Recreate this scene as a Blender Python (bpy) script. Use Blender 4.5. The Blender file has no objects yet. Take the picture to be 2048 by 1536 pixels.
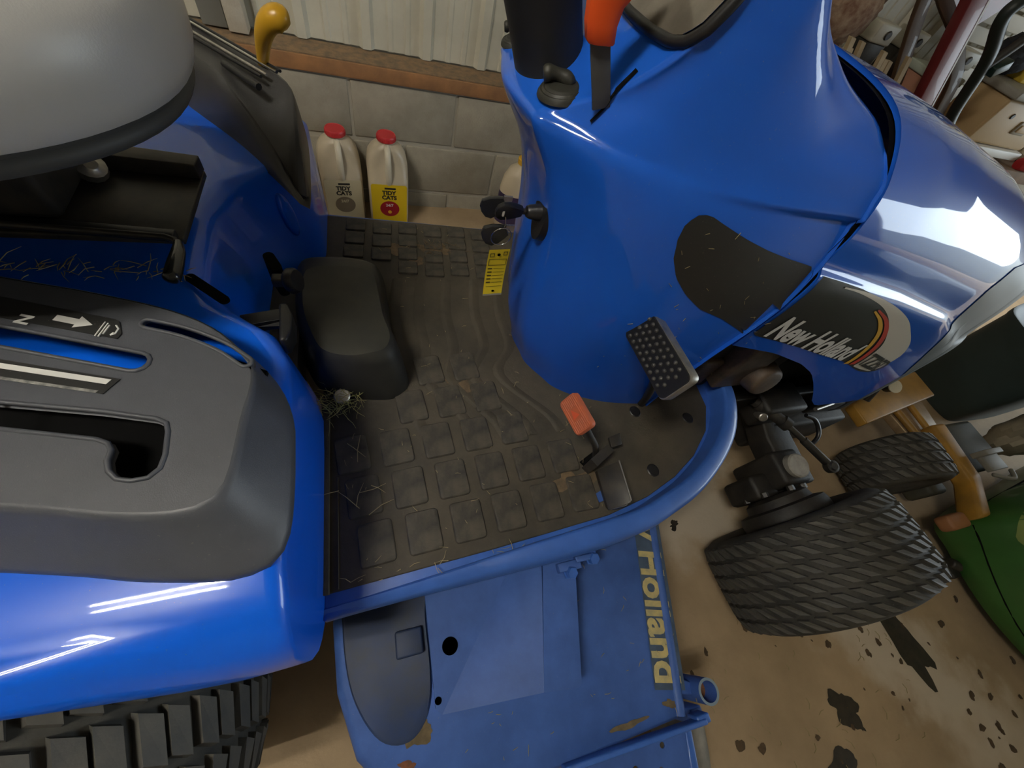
import bpy, bmesh, math, random
from mathutils import Vector, Matrix
from mathutils.bvhtree import BVHTree
random.seed(7)
C = bpy.context.scene.collection
PI = math.pi

# ------------------------------------------------------------------ camera, world, light
sc = bpy.context.scene
F_PX = 775.0
cam_d = bpy.data.cameras.new('camera')
cam_d.sensor_width = 36.0
cam_d.lens = F_PX / 2048 * 36.0
cam_d.clip_start = 0.02
cam = bpy.data.objects.new('camera', cam_d)
C.objects.link(cam)
dn = Vector((-214.0, 482.0, F_PX)).normalized()           # straight down, seen in the lens frame (right, down, forward)
ax = -360.0
yv = Vector((ax, (-F_PX * F_PX + 214.0 * ax) / 482.0, F_PX)).normalized()
zv = -dn
xv = yv.cross(zv)
rot = Matrix(((xv.x, -xv.y, -xv.z), (yv.x, -yv.y, -yv.z), (zv.x, -zv.y, -zv.z)))
cam.matrix_world = Matrix.Translation((0, 0, 1.2)) @ rot.to_4x4()
sc.camera = cam
sc.view_settings.view_transform = 'Standard'
sc.view_settings.look = 'None'
sc.view_settings.gamma = 1.0
sc.view_settings.use_curve_mapping = False
sc.view_settings.exposure = 0.42

w = bpy.data.worlds.new('sky')
sc.world = w
w.use_nodes = True
bg = w.node_tree.nodes['Background']
bg.inputs['Color'].default_value = (0.80, 0.92, 1.0, 1)
bg.inputs['Strength'].default_value = 5.2
sun_d = bpy.data.lights.new('sun', 'SUN')
sun_d.energy = 1.8
sun_d.angle = 0.009
sun_d.color = (1.0, 0.93, 0.80)
sun = bpy.data.objects.new('sun', sun_d)
C.objects.link(sun)
sun.rotation_euler = Vector((-1.0, 0.22, -0.66)).to_track_quat('-Z', 'Y').to_euler()

def area(name, loc, size, power, color, target, portal=False):
    d = bpy.data.lights.new(name, 'AREA')
    d.shape = 'RECTANGLE'
    d.size, d.size_y = size
    d.energy = power
    d.color = color
    o = bpy.data.objects.new(name, d)
    C.objects.link(o)
    o.location = loc
    o.rotation_euler = (Vector(target) - Vector(loc)).to_track_quat('-Z', 'Y').to_euler()
    if portal:
        d.cycles.is_portal = True
    return o
ROOM_X0, ROOM_X1, ROOM_Y0, ROOM_Y1, ROOM_H = -2.6, 7.0, -3.6, 1.70, 2.7
DOOR_Y0, DOOR_Y1, DOOR_H = -3.2, 0.6, 2.3
area('door_daylight', (ROOM_X1 + 0.02, (DOOR_Y0 + DOOR_Y1) / 2, DOOR_H / 2), (DOOR_Y1 - DOOR_Y0, DOOR_H), 1.0, (1, 1, 1), (0, (DOOR_Y0 + DOOR_Y1) / 2, DOOR_H / 2), True)

# ------------------------------------------------------------------ materials
def mat(name, col, rough=0.5, metal=0.0, coat=0.0, spec=0.5, var=0.0, vscale=8.0, col2=None, bump=0.0, bscale=200.0, emit=None, estr=1.0, trans=0.0, dust=0.0):
    m = bpy.data.materials.new(name)
    m.use_nodes = True
    nt = m.node_tree
    b = nt.nodes['Principled BSDF']
    b.inputs['Base Color'].default_value = (*col, 1)
    b.inputs['Roughness'].default_value = rough
    b.inputs['Metallic'].default_value = metal
    b.inputs['Coat Weight'].default_value = coat
    b.inputs['Coat Roughness'].default_value = 0.03
    b.inputs['Specular IOR Level'].default_value = spec
    b.inputs['Transmission Weight'].default_value = trans
    tc = nt.nodes.new('ShaderNodeTexCoord')
    out = None
    if var > 0 or col2:
        n = nt.nodes.new('ShaderNodeTexNoise')
        n.inputs['Scale'].default_value = vscale
        n.inputs['Detail'].default_value = 7
        n.inputs['Roughness'].default_value = 0.62
        nt.links.new(tc.outputs['Object'], n.inputs['Vector'])
        r = nt.nodes.new('ShaderNodeValToRGB')
        c2 = col2 if col2 else tuple(c * (1 - var) for c in col)
        c1 = col if col2 else tuple(min(1, c * (1 + var)) for c in col)
        r.color_ramp.elements[0].position = 0.36
        r.color_ramp.elements[0].color = (*c1, 1)
        r.color_ramp.elements[1].position = 0.64
        r.color_ramp.elements[1].color = (*c2, 1)
        nt.links.new(n.outputs['Fac'], r.inputs['Fac'])
        out = r.outputs['Color']
        nt.links.new(out, b.inputs['Base Color'])
    if dust > 0:
        n = nt.nodes.new('ShaderNodeTexNoise')
        n.inputs['Scale'].default_value = 420
        n.inputs['Detail'].default_value = 2
        nt.links.new(tc.outputs['Object'], n.inputs['Vector'])
        r = nt.nodes.new('ShaderNodeValToRGB')
        r.color_ramp.elements[0].position = 0.70
        r.color_ramp.elements[0].color = (0, 0, 0, 1)
        r.color_ramp.elements[1].position = 0.76
        r.color_ramp.elements[1].color = (dust, dust, dust, 1)
        nt.links.new(n.outputs['Fac'], r.inputs['Fac'])
        mx = nt.nodes.new('ShaderNodeMix')
        mx.data_type = 'RGBA'
        if out:
            nt.links.new(out, mx.inputs['A'])
        else:
            mx.inputs['A'].default_value = (*col, 1)
        mx.inputs['B'].default_value = (0.32, 0.28, 0.2, 1)
        nt.links.new(r.outputs['Color'], mx.inputs['Factor'])
        nt.links.new(mx.outputs['Result'], b.inputs['Base Color'])
    if bump > 0:
        n = nt.nodes.new('ShaderNodeTexNoise')
        n.inputs['Scale'].default_value = bscale
        n.inputs['Detail'].default_value = 4
        nt.links.new(tc.outputs['Object'], n.inputs['Vector'])
        bp = nt.nodes.new('ShaderNodeBump')
        bp.inputs['Strength'].default_value = bump
        bp.inputs['Distance'].default_value = 0.002
        nt.links.new(n.outputs['Fac'], bp.inputs['Height'])
        nt.links.new(bp.outputs['Normal'], b.inputs['Normal'])
    if emit:
        b.inputs['Emission Color'].default_value = (*emit, 1)
        b.inputs['Emission Strength'].default_value = estr
    return m

BLUE = mat('blue_paint', (0.014, 0.120, 0.64), 0.30, coat=0.85, spec=0.06, dust=0.22)
FBLUE = mat('lit_fender_blue', (0.001, 0.125, 0.80), 0.32, coat=0.7, spec=0.3, dust=0.2)  # tractor blue, brightened in its colour for light falling on the fender
DBLUE = mat('deck_blue_paint', (0.050, 0.115, 0.36), 0.55, coat=0.04, spec=0.3, var=0.18, vscale=9, dust=0.3)
PBLUE = mat('pan_blue_paint', (0.040, 0.125, 0.44), 0.42, coat=0.2, var=0.1, vscale=14)
MATR = mat('dusty_rubber_mat', (0.045, 0.039, 0.029), 0.72, col2=(0.078, 0.065, 0.046), vscale=9, bump=0.25, bscale=260, spec=0.35)
PADM = mat('worn_mat_pad', (0.030, 0.028, 0.024), 0.62, col2=(0.080, 0.068, 0.050), vscale=24, bump=0.2, spec=0.35)
BOOT = mat('black_moulded_rubber', (0.022, 0.022, 0.018), 0.5, col2=(0.036, 0.034, 0.026), vscale=12, spec=0.4)
CONS = mat('grey_console_plastic', (0.070, 0.073, 0.084), 0.45, var=0.06, vscale=20, bump=0.12, bscale=900, dust=0.2)
LCONS = mat('dark_console_plastic', (0.032, 0.031, 0.031), 0.40, var=0.1, vscale=12, bump=0.1, bscale=800)
BLACK = mat('black_plastic', (0.012, 0.012, 0.013), 0.4)
DARK = mat('black_metal', (0.018, 0.017, 0.016), 0.5, col2=(0.04, 0.033, 0.024), vscale=30)
VOID = mat('dark_opening', (0.003, 0.003, 0.003), 0.9, spec=0.1)  # near black, paints the darkness inside slots, holes and gaps
SEATM = mat('light_grey_vinyl', (0.50, 0.485, 0.45), 0.36, var=0.05, vscale=6, bump=0.08, bscale=600)
SEATB = mat('charcoal_seat_edge', (0.05, 0.05, 0.047), 0.6)
TIRE = mat('tyre_rubber', (0.028, 0.027, 0.024), 0.75, col2=(0.055, 0.05, 0.04), vscale=16, bump=0.2, spec=0.35)
LUG = mat('tread_rubber', (0.060, 0.058, 0.053), 0.66, col2=(0.085, 0.078, 0.064), vscale=22, bump=0.15, spec=0.4)
STEEL = mat('worn_steel', (0.42, 0.40, 0.36), 0.38, 0.85, var=0.25, vscale=40)
CHROME = mat('chrome', (0.6, 0.6, 0.58), 0.15, 1.0)
ORANGE = mat('orange_plastic', (0.95, 0.11, 0.015), 0.4)
RUBO = mat('dusty_orange_rubber', (0.52, 0.115, 0.04), 0.62, col2=(0.40, 0.105, 0.05), vscale=40)
YELL = mat('mustard_yellow_plastic', (0.55, 0.30, 0.015), 0.32)
GLASS = mat('instrument_glass', (0.16, 0.14, 0.11), 0.12, coat=0.6, var=0.3, vscale=7)
DECALK = mat('dark_decal', (0.022, 0.022, 0.021), 0.42, dust=0.3)
DECALW = mat('cream_decal', (0.62, 0.58, 0.50), 0.45)
DECALY = mat('yellow_decal', (0.75, 0.42, 0.03), 0.45)
DECALR = mat('red_decal', (0.55, 0.04, 0.02), 0.45)
WORNY = mat('worn_yellow_lettering', (0.62, 0.50, 0.20), 0.55, col2=(0.42, 0.36, 0.19), vscale=60)
DECALG = mat('faded_grey_decal', (0.055, 0.085, 0.135), 0.5, var=0.2, vscale=40)
WHITEP = mat('white_print', (0.75, 0.74, 0.70), 0.5)
GRILLE = mat('grey_grille_plastic', (0.085, 0.095, 0.095), 0.5)
CONC = mat('concrete', (0.46, 0.335, 0.20), 0.8, col2=(0.33, 0.235, 0.135), vscale=2.6, bump=0.35, bscale=60)
def worn_patches(m, spots, col):
    """pale worn areas with soft noisy edges, fixed to the floor"""
    nt = m.node_tree; L = nt.links; bs = nt.nodes['Principled BSDF']
    src = bs.inputs['Base Color'].links[0].from_socket
    tc = nt.nodes.new('ShaderNodeTexCoord'); nz = nt.nodes.new('ShaderNodeTexNoise'); nz.inputs['Scale'].default_value = 9; nz.inputs['Detail'].default_value = 6
    L.new(tc.outputs['Object'], nz.inputs['Vector'])
    for cx, cy, rx, ry, ang, k in spots:
        mp = nt.nodes.new('ShaderNodeMapping'); mp.vector_type = 'TEXTURE'
        mp.inputs['Location'].default_value = (cx, cy, 0); mp.inputs['Rotation'].default_value = (0, 0, ang); mp.inputs['Scale'].default_value = (rx, ry, 1)
        L.new(tc.outputs['Object'], mp.inputs['Vector'])
        ln = nt.nodes.new('ShaderNodeVectorMath'); ln.operation = 'LENGTH'; L.new(mp.outputs['Vector'], ln.inputs[0])
        ad = nt.nodes.new('ShaderNodeMath'); ad.operation = 'MULTIPLY_ADD'; ad.inputs[1].default_value = 1.6; L.new(nz.outputs['Fac'], ad.inputs[0]); L.new(ln.outputs['Value'], ad.inputs[2])
        mr = nt.nodes.new('ShaderNodeMapRange'); mr.interpolation_type = 'SMOOTHSTEP'
        mr.inputs['From Min'].default_value = 1.25; mr.inputs['From Max'].default_value = 1.95; mr.inputs['To Min'].default_value = k; mr.inputs['To Max'].default_value = 0
        L.new(ad.outputs['Value'], mr.inputs['Value'])
        mx = nt.nodes.new('ShaderNodeMix'); mx.data_type = 'RGBA'
        L.new(mr.outputs['Result'], mx.inputs['Factor']); L.new(src, mx.inputs['A']); mx.inputs['B'].default_value = (*col, 1)
        src = mx.outputs['Result']
    L.new(src, bs.inputs['Base Color'])
worn_patches(CONC, [(1.50, -0.40, 0.42, 0.16, 2.35, .9), (0.98, 0.12, 0.26, 0.15, 0.3, .9), (1.75, -0.75, 0.40, 0.18, 2.3, .6)], (0.60, 0.51, 0.39))
BLOCK = mat('grey_concrete_block', (0.40, 0.365, 0.29), 0.9, col2=(0.31, 0.28, 0.22), vscale=7, bump=0.7, bscale=150)
MORT = mat('mortar', (0.43, 0.40, 0.33), 0.95, bump=0.5, bscale=120)
TIN = mat('cream_painted_tin', (0.70, 0.67, 0.55), 0.5, col2=(0.60, 0.57, 0.46), vscale=5)
WOOD = mat('orange_brown_timber', (0.40, 0.19, 0.075), 0.75, col2=(0.27, 0.135, 0.06), vscale=13, bump=0.4, bscale=90)
WOODT = mat('dusty_timber_ledge', (0.30, 0.19, 0.10), 0.9, col2=(0.17, 0.12, 0.075), vscale=40)
OIL = mat('oil_stain', (0.018, 0.015, 0.010), 0.5, col2=(0.04, 0.03, 0.018), vscale=30)
STAIN = mat('brown_stain', (0.10, 0.06, 0.028), 0.75, col2=(0.06, 0.04, 0.02), vscale=30)
PALE = mat('pale_worn_concrete', (0.56, 0.47, 0.35), 0.85, col2=(0.42, 0.34, 0.24), vscale=9, bump=0.3)
STRAW = mat('dry_grass', (0.34, 0.28, 0.14), 0.8)
GRASS = mat('green_dry_grass', (0.28, 0.30, 0.10), 0.8, col2=(0.40, 0.33, 0.14), vscale=60)
RUST = mat('rust', (0.22, 0.075, 0.03), 0.85, col2=(0.10, 0.05, 0.025), vscale=70)
SOIL = mat('dried_soil', (0.16, 0.115, 0.06), 0.95, col2=(0.10, 0.075, 0.04), vscale=60)
ROOF = mat('white_ceiling', (0.55, 0.54, 0.50), 0.8)

# ------------------------------------------------------------------ mesh helpers
class MB:
    def __init__(self):
        self.v, self.f, self.m, self.cur = [], [], [], 0
    def add(self, vs, fs):
        n = len(self.v)
        self.v += [tuple(p) for p in vs]
        self.f += [tuple(i + n for i in f) for f in fs]
        self.m += [self.cur] * len(fs)
        return self
    def box(self, c, s, R=None):
        vs = []
        for x in (-.5, .5):
            for y in (-.5, .5):
                for z in (-.5, .5):
                    p = Vector((x * s[0], y * s[1], z * s[2]))
                    if R: p = R @ p
                    vs.append(p + Vector(c))
        return self.add(vs, [(0, 1, 3, 2), (4, 6, 7, 5), (0, 4, 5, 1), (2, 3, 7, 6), (0, 2, 6, 4), (1, 5, 7, 3)])
    def loft(self, rings, closed=True, cap0=False, cap1=False):
        n = len(rings[0])
        vs = [p for r in rings for p in r]
        fs = []
        for i in range(len(rings) - 1):
            for j in range(n if closed else n - 1):
                k = (j + 1) % n
                fs.append((i * n + j, i * n + k, (i + 1) * n + k, (i + 1) * n + j))
        if cap0: fs.append(tuple(reversed(range(n))))
        if cap1: fs.append(tuple(range((len(rings) - 1) * n, len(rings) * n)))
        return self.add(vs, fs)
    def prism(self, pts, z0, z1):
        return self.loft([[(p[0], p[1], z0) for p in pts], [(p[0], p[1], z1) for p in pts]], True, True, True)
    def tube(self, pts, r, n=10, caps=True):
        pts = [Vector(p) for p in pts]
        rr = r if isinstance(r, (list, tuple)) else [r] * len(pts)
        rings, up = [], None
        for i, p in enumerate(pts):
            t = (pts[min(i + 1, len(pts) - 1)] - pts[max(i - 1, 0)]).normalized()
            if up is None:
                up = t.orthogonal().normalized()
            a = (up - t * up.dot(t)).normalized()
            up = a
            b = t.cross(a)
            rings.append([p + (a * math.cos(k * 2 * PI / n) + b * math.sin(k * 2 * PI / n)) * rr[i] for k in range(n)])
        return self.loft(rings, True, caps, caps)
    def lathe(self, prof, c, axis, n=32, caps=True):
        axis = Vector(axis).normalized()
        a = axis.orthogonal().normalized(); b = axis.cross(a)
        rings = [[Vector(c) + axis * h + (a * math.cos(k * 2 * PI / n) + b * math.sin(k * 2 * PI / n)) * r for k in range(n)] for r, h in prof]
        return self.loft(rings, True, caps, caps)
    def obj(self, name, material, parent=None, smooth=None, bevel=0.0, local=False, seg=2):
        me = bpy.data.meshes.new(name)
        me.from_pydata(self.v, [], self.f)
        ms = material if isinstance(material, (list, tuple)) else [material]
        for m in ms: me.materials.append(m)
        for p, mi in zip(me.polygons, self.m): p.material_index = mi
        bm = bmesh.new(); bm.from_mesh(me)
        bmesh.ops.recalc_face_normals(bm, faces=bm.faces)
        if bevel > 0:
            ed = [e for e in bm.edges if len(e.link_faces) == 2 and e.calc_face_angle(0) > 0.6]
            bmesh.ops.bevel(bm, geom=ed, offset=bevel, segments=seg, profile=0.5, affect='EDGES', clamp_overlap=True)
        bm.to_mesh(me); bm.free()
        if smooth is None and bevel > 0: smooth = 0.9
        if smooth:
            for p in me.polygons: p.use_smooth = True
            me.set_sharp_from_angle(angle=smooth)
        o = bpy.data.objects.new(name, me)
        C.objects.link(o)
        attach(o, parent, local)
        return o

def attach(o, parent, local=False):
    if parent is not None:
        o.parent = parent
        if not local and parent.type == 'EMPTY':
            o.matrix_parent_inverse = Matrix.Translation(-parent.location)

def tag(o, label, cat, group=None, kind=None):
    o['label'] = label; o['category'] = cat
    if group: o['group'] = group
    if kind: o['kind'] = kind
    return o
def thing(name, label, cat, loc, group=None):
    o = bpy.data.objects.new(name, None)
    C.objects.link(o); o.location = loc
    o.empty_display_size = 0.1
    return tag(o, label, cat, group)
def struct(o):
    o['kind'] = 'structure'; return o

def cr(pts, n=8, closed=False):
    P = [Vector(p) for p in pts]
    N = len(P); out = []
    for i in range(N if closed else N - 1):
        if closed:
            p0, p1, p2, p3 = P[i - 1], P[i], P[(i + 1) % N], P[(i + 2) % N]
        else:
            p1, p2 = P[i], P[i + 1]
            p0 = P[i - 1] if i else p1 * 2 - p2
            p3 = P[i + 2] if i + 2 < N else p2 * 2 - p1
        for k in range(n):
            t = k / n
            out.append(0.5 * ((2 * p1) + (p2 - p0) * t + (2 * p0 - 5 * p1 + 4 * p2 - p3) * t * t + (3 * p1 - p0 - 3 * p2 + p3) * t ** 3))
    if not closed: out.append(P[-1])
    return out
def lerp_table(tab, x):
    if x <= tab[0][0]: return list(tab[0][1:])
    for a, b in zip(tab, tab[1:]):
        if x <= b[0]:
            t = (x - a[0]) / (b[0] - a[0])
            return [u + (v - u) * t for u, v in zip(a[1:], b[1:])]
    return list(tab[-1][1:])
def resample(pts, n, closed=True):
    P = [Vector(p) for p in pts]
    if closed: P = P + [P[0]]
    L = [0]
    for a, b in zip(P, P[1:]): L.append(L[-1] + (b - a).length)
    out = []
    for k in range(n):
        d = L[-1] * k / (n if closed else n - 1)
        j = 0
        while j < len(L) - 2 and L[j + 1] < d: j += 1
        t = (d - L[j]) / max(1e-9, L[j + 1] - L[j])
        out.append(P[j].lerp(P[j + 1], min(1, t)))
    return out
def rrect(w, h, r, n=5):
    out = []
    for cx, cy, a0 in ((w / 2 - r, h / 2 - r, 0), (-w / 2 + r, h / 2 - r, PI / 2), (-w / 2 + r, -h / 2 + r, PI), (w / 2 - r, -h / 2 + r, 1.5 * PI)):
        for k in range(n + 1):
            a = a0 + PI / 2 * k / n
            out.append((cx + r * math.cos(a), cy + r * math.sin(a)))
    return out
def inset(pts, d):
    """shrink a 2-D outline (counter-clockwise) by d"""
    n = len(pts); out = []
    for i in range(n):
        a, b, c = Vector(pts[i - 1][:2]), Vector(pts[i][:2]), Vector(pts[(i + 1) % n][:2])
        e1, e2 = (b - a), (c - b)
        n1 = Vector((-e1.y, e1.x)).normalized() if e1.length > 1e-9 else Vector((0, 0))
        n2 = Vector((-e2.y, e2.x)).normalized() if e2.length > 1e-9 else n1
        m = (n1 + n2)
        m = m.normalized() if m.length > 1e-6 else n1
        k = max(0.5, m.dot(n2) if n2.length else 1)
        out.append(b + m * d / k)
    return out
def plate(name, outlines, z, thick, material, parent=None, bevel=0.002, matrix=None, local=False):
    """flat plate with holes: first outline is the edge, the others are holes"""
    cu = bpy.data.curves.new(name, 'CURVE')
    cu.dimensions = '2D'; cu.fill_mode = 'BOTH'
    cu.extrude = max(0.0, thick / 2 - bevel); cu.bevel_depth = bevel; cu.bevel_resolution = 2
    cu.offset = -bevel
    for ol in outlines:
        s = cu.splines.new('POLY'); s.points.add(len(ol) - 1)
        for p, q in zip(s.points, ol): p.co = (q[0], q[1], 0, 1)
        s.use_cyclic_u = True
    t = bpy.data.objects.new(name, cu)
    C.objects.link(t)
    dg = bpy.context.evaluated_depsgraph_get()
    me = bpy.data.meshes.new_from_object(t.evaluated_get(dg), depsgraph=dg)
    bpy.data.objects.remove(t); bpy.data.curves.remove(cu)
    M = matrix if matrix is not None else Matrix.Translation((0, 0, z))
    me.transform(M)
    me.materials.clear(); me.materials.append(material)
    for p in me.polygons: p.use_smooth = True
    me.set_sharp_from_angle(angle=0.7)
    o = bpy.data.objects.new(name, me); C.objects.link(o)
    attach(o, parent, local)
    return o
def text_mesh(s, size, shear=0.0, offset=0.0, space=1.0, extrude=0.0):
    cu = bpy.data.curves.new('lettering', 'FONT')
    cu.body = s; cu.size = size; cu.shear = shear; cu.offset = offset; cu.space_character = space
    cu.extrude = extrude; cu.resolution_u = 3
    t = bpy.data.objects.new('lettering', cu); C.objects.link(t)
    dg = bpy.context.evaluated_depsgraph_get()
    me = bpy.data.meshes.new_from_object(t.evaluated_get(dg), depsgraph=dg)
    vs = [v.co.copy() for v in me.vertices]; fs = [tuple(p.vertices) for p in me.polygons]
    bpy.data.objects.remove(t); bpy.data.curves.remove(cu); bpy.data.meshes.remove(me)
    return vs, fs
def subdiv_faces(vs, fs, cuts=2):
    me = bpy.data.meshes.new('tmp'); me.from_pydata([tuple(v) for v in vs], [], fs)
    bm = bmesh.new(); bm.from_mesh(me)
    bmesh.ops.triangulate(bm, faces=bm.faces)
    for _ in range(cuts):
        bmesh.ops.subdivide_edges(bm, edges=[e for e in bm.edges if e.calc_length() > 0.012], cuts=1)
        bmesh.ops.triangulate(bm, faces=bm.faces)
    v2 = [v.co.copy() for v in bm.verts]; f2 = [tuple(v.index for v in f.verts) for f in bm.faces]
    bm.free(); bpy.data.meshes.remove(me)
    return v2, f2

# ------------------------------------------------------------------ the garage
b = MB(); b.box(((ROOM_X0 + ROOM_X1) / 2, (ROOM_Y0 + 2.0) / 2, -0.06), (ROOM_X1 - ROOM_X0, 2.0 - ROOM_Y0, 0.12))
floor = struct(b.obj('floor', CONC))
b = MB(); b.box((ROOM_X1 + 10, -1, -0.10), (20, 40, 0.12))
drive = struct(b.obj('trim_1', mat('driveway_gravel', (0.085, 0.085, 0.06), 0.9, var=0.3, vscale=5)))  # unseen drive, darkened so the hood reflects less of it
drive['label'] = 'dark gravel drive outside the open garage door'
# back wall: mortar core with separate blocks, timber sill, ribbed tin panels
b = MB(); b.box(((ROOM_X0 + ROOM_X1) / 2, 1.77, 0.24), (ROOM_X1 - ROOM_X0, 0.12, 0.50))
b.box(((ROOM_X0 + ROOM_X1) / 2, 1.90, 1.6), (ROOM_X1 - ROOM_X0, 0.10, 2.3))
wall = struct(b.obj('wall_back', MORT))
bb = MB(); bb.box((0, 0, 0), (0.384, 0.09, 0.194))
proto = None
for row, (z, off) in enumerate(((0.388, -0.05), (0.178, 0.147), (-0.03, -0.05))):
    for k in range(-6, 13):
        x = off + 0.197 + 0.394 * k
        if proto is None:
            o = proto = bb.obj('concrete_block', BLOCK, None, bevel=0.004)
        else:
            o = proto.copy(); C.objects.link(o)
        o.parent = wall
        o.location = (x, 1.7505 + random.uniform(-.002, .002), z)
        o.rotation_euler = (random.uniform(-.004, .004), 0, random.uniform(-.004, .004))
b = MB(); b.box((1.2, 1.745, 0.516), (7.4, 0.10, 0.048))
b.obj('timber_sill', WOOD, wall, bevel=0.003)
b = MB(); b.box((1.2, 1.752, 0.5425), (7.4, 0.11, 0.004))
b.obj('dusty_ledge', WOODT, wall)
def tin_profile(n):
    pts = []
    for k in range(n):
        x = k * 0.209
        pts += [(x - 0.026, 0), (x - 0.014, -0.020), (x + 0.014, -0.020), (x + 0.026, 0),
                (x + 0.070, 0), (x + 0.075, -0.004), (x + 0.088, -0.004), (x + 0.093, 0),
                (x + 0.130, 0), (x + 0.135, -0.004), (x + 0.148, -0.004), (x + 0.153, 0)]
    pts.append((n * 0.209 - 0.026, 0))
    return pts
pp = tin_profile(4)
tb = MB()
tb.loft([[(x, y, 0) for x, y in pp], [(x, y, 0) for x, y in pp[::-1]]][:1] + [[(x, y, 2.1) for x, y in pp]], closed=False)
proto = None
for k in range(-3, 7):
    if proto is None: o = proto = tb.obj('tin_panel', TIN, None)
    else: o = proto.copy(); C.objects.link(o)
    o.parent = wall
    o.location = (-0.186 + 0.836 * k, 1.815, 0.545 + random.uniform(-.004, .004))
b = MB(); b.box((-0.365, 1.765, 1.55), (0.055, 0.05, 2.0))
struct(b.obj('trim_2', mat('flaking_white_timber', (0.62, 0.58, 0.48), 0.7, col2=(0.50, 0.44, 0.34), vscale=14, bump=0.3), None, bevel=0.003))['label'] = 'white painted timber post against the tin wall'
b = MB(); b.box((-0.432, 1.775, 1.55), (0.07, 0.03, 2.0))
struct(b.obj('trim_3', mat('grey_metal_trim', (0.22, 0.22, 0.20), 0.5), None, bevel=0.003))['label'] = 'grey metal strip beside the white timber post'
# other walls and ceiling
WALLM = mat('plain_wall_board', (0.36, 0.33, 0.28), 0.85, var=0.12, vscale=3)
b = MB(); b.box((ROOM_X0 - 0.05, (ROOM_Y0 + 1.9) / 2, ROOM_H / 2), (0.1, 1.9 - ROOM_Y0, ROOM_H)); struct(b.obj('wall_left', WALLM))
b = MB(); b.box(((ROOM_X0 + ROOM_X1) / 2, ROOM_Y0 - 0.05, ROOM_H / 2), (ROOM_X1 - ROOM_X0 + .2, 0.1, ROOM_H)); struct(b.obj('wall_front', WALLM))
b = MB()
b.box((ROOM_X1 + 0.05, (ROOM_Y0 + DOOR_Y0) / 2, ROOM_H / 2), (0.1, DOOR_Y0 - ROOM_Y0, ROOM_H))
b.box((ROOM_X1 + 0.05, (DOOR_Y1 + 1.9) / 2, ROOM_H / 2), (0.1, 1.9 - DOOR_Y1, ROOM_H))
b.box((ROOM_X1 + 0.05, (DOOR_Y0 + DOOR_Y1) / 2, (DOOR_H + ROOM_H) / 2), (0.1, DOOR_Y1 - DOOR_Y0, ROOM_H - DOOR_H))
struct(b.obj('wall_right', WALLM))
b = MB(); b.box(((ROOM_X0 + ROOM_X1) / 2, (ROOM_Y0 + 1.9) / 2, ROOM_H + 0.05), (ROOM_X1 - ROOM_X0 + .2, 2.0 - ROOM_Y0, 0.1))
struct(b.obj('ceiling', ROOF))
# twin tube shop lights on the ceiling
TUBE = mat('lit_fluorescent_tube', (0.9, 0.9, 0.85), 0.4, emit=(1.0, 0.95, 0.84), estr=125.0)
FIX = mat('white_fixture', (0.7, 0.7, 0.68), 0.5)
def shop_light(x, y, label):
    t = thing('ceiling_light', label, 'ceiling light', (x, y, ROOM_H), None)
    b = MB(); b.box((x, y, ROOM_H - 0.03), (0.72, 0.24, 0.06)); b.obj('housing', FIX, t, bevel=0.006)
    for s in (-.07, .07):
        b = MB(); b.tube([(x - .32, y + s, ROOM_H - 0.085), (x + .32, y + s, ROOM_H - 0.085)], 0.019, 10); b.obj('tube', TUBE, t, smooth=0.9)
    return t
shop_light(-1.02, -0.14, 'twin tube fluorescent light on the ceiling behind the driver seat')

# marks on the floor: dried oil, pale worn concrete
def blob(name, cx, cy, rx, ry, ang, material, jag=0.25, n=36, z=0.0012, skew=0.0):
    pts = []
    ph = [random.uniform(0, 6.28) for _ in range(6)]
    for k in range(n):
        a = k * 2 * PI / n
        r = 1 + jag * sum(math.sin(a * q + ph[q - 2]) / q for q in range(2, 8)) + random.uniform(-jag, jag) * 0.25
        x, y = rx * r * math.cos(a), ry * r * math.sin(a)
        x += skew * y
        pts.append((cx + x * math.cos(ang) - y * math.sin(ang), cy + x * math.sin(ang) + y * math.cos(ang)))
    b = MB(); b.add([(p[0], p[1], z) for p in pts] + [(cx, cy, z + 0.0008)], [(i, (i + 1) % n, n) for i in range(n)])
    o = b.obj(name, material, floor)
    return o
blob('oil_stain', 1.555, -0.370, 0.145, 0.055, 1.75, OIL, 0.35)
blob('oil_stain', 1.20, -0.490, 0.058, 0.035, 2.5, OIL, 0.4)
blob('oil_stain', 1.10, -0.600, 0.06, 0.040, 0.4, OIL, 0.3)
blob('oil_stain', 0.885, 0.09, 0.020, 0.012, 0.4, OIL, 0.5)
blob('oil_stain', 1.22, -0.535, 0.016, 0.008, 2.0, OIL, 0.5)
for k in range(70):
    x, y = random.uniform(0.75, 2.0), random.uniform(-0.75, -0.2)
    r = random.uniform(0.003, 0.013)
    blob('brown_spot', x, y, r, r * random.uniform(.6, 1.2), random.uniform(0, 3), STAIN, 0.3, 12)
for k in range(60):
    x, y = random.uniform(0.55, 1.5), random.uniform(-0.62, -0.2)
    a = random.uniform(0, 3.1); l = random.uniform(.008, .03)
    if k == 0: db = MB()
    db.tube([(x, y, .002), (x + l * .5 * math.cos(a), y + l * .5 * math.sin(a), .004), (x + l * math.cos(a + .3), y + l * math.sin(a + .3), .002)], .0008, 4)
o = db.obj('straw_litter', STRAW, None); tag(o, 'loose dry grass stems scattered on the concrete floor', 'grass clippings', kind='stuff')

# ------------------------------------------------------------------ the tractor
YC = 0.52
T = thing('garden_tractor', 'blue compact tractor with grey seat and black rubber floor mat', 'tractor', (0.3, YC, 0))

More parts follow.
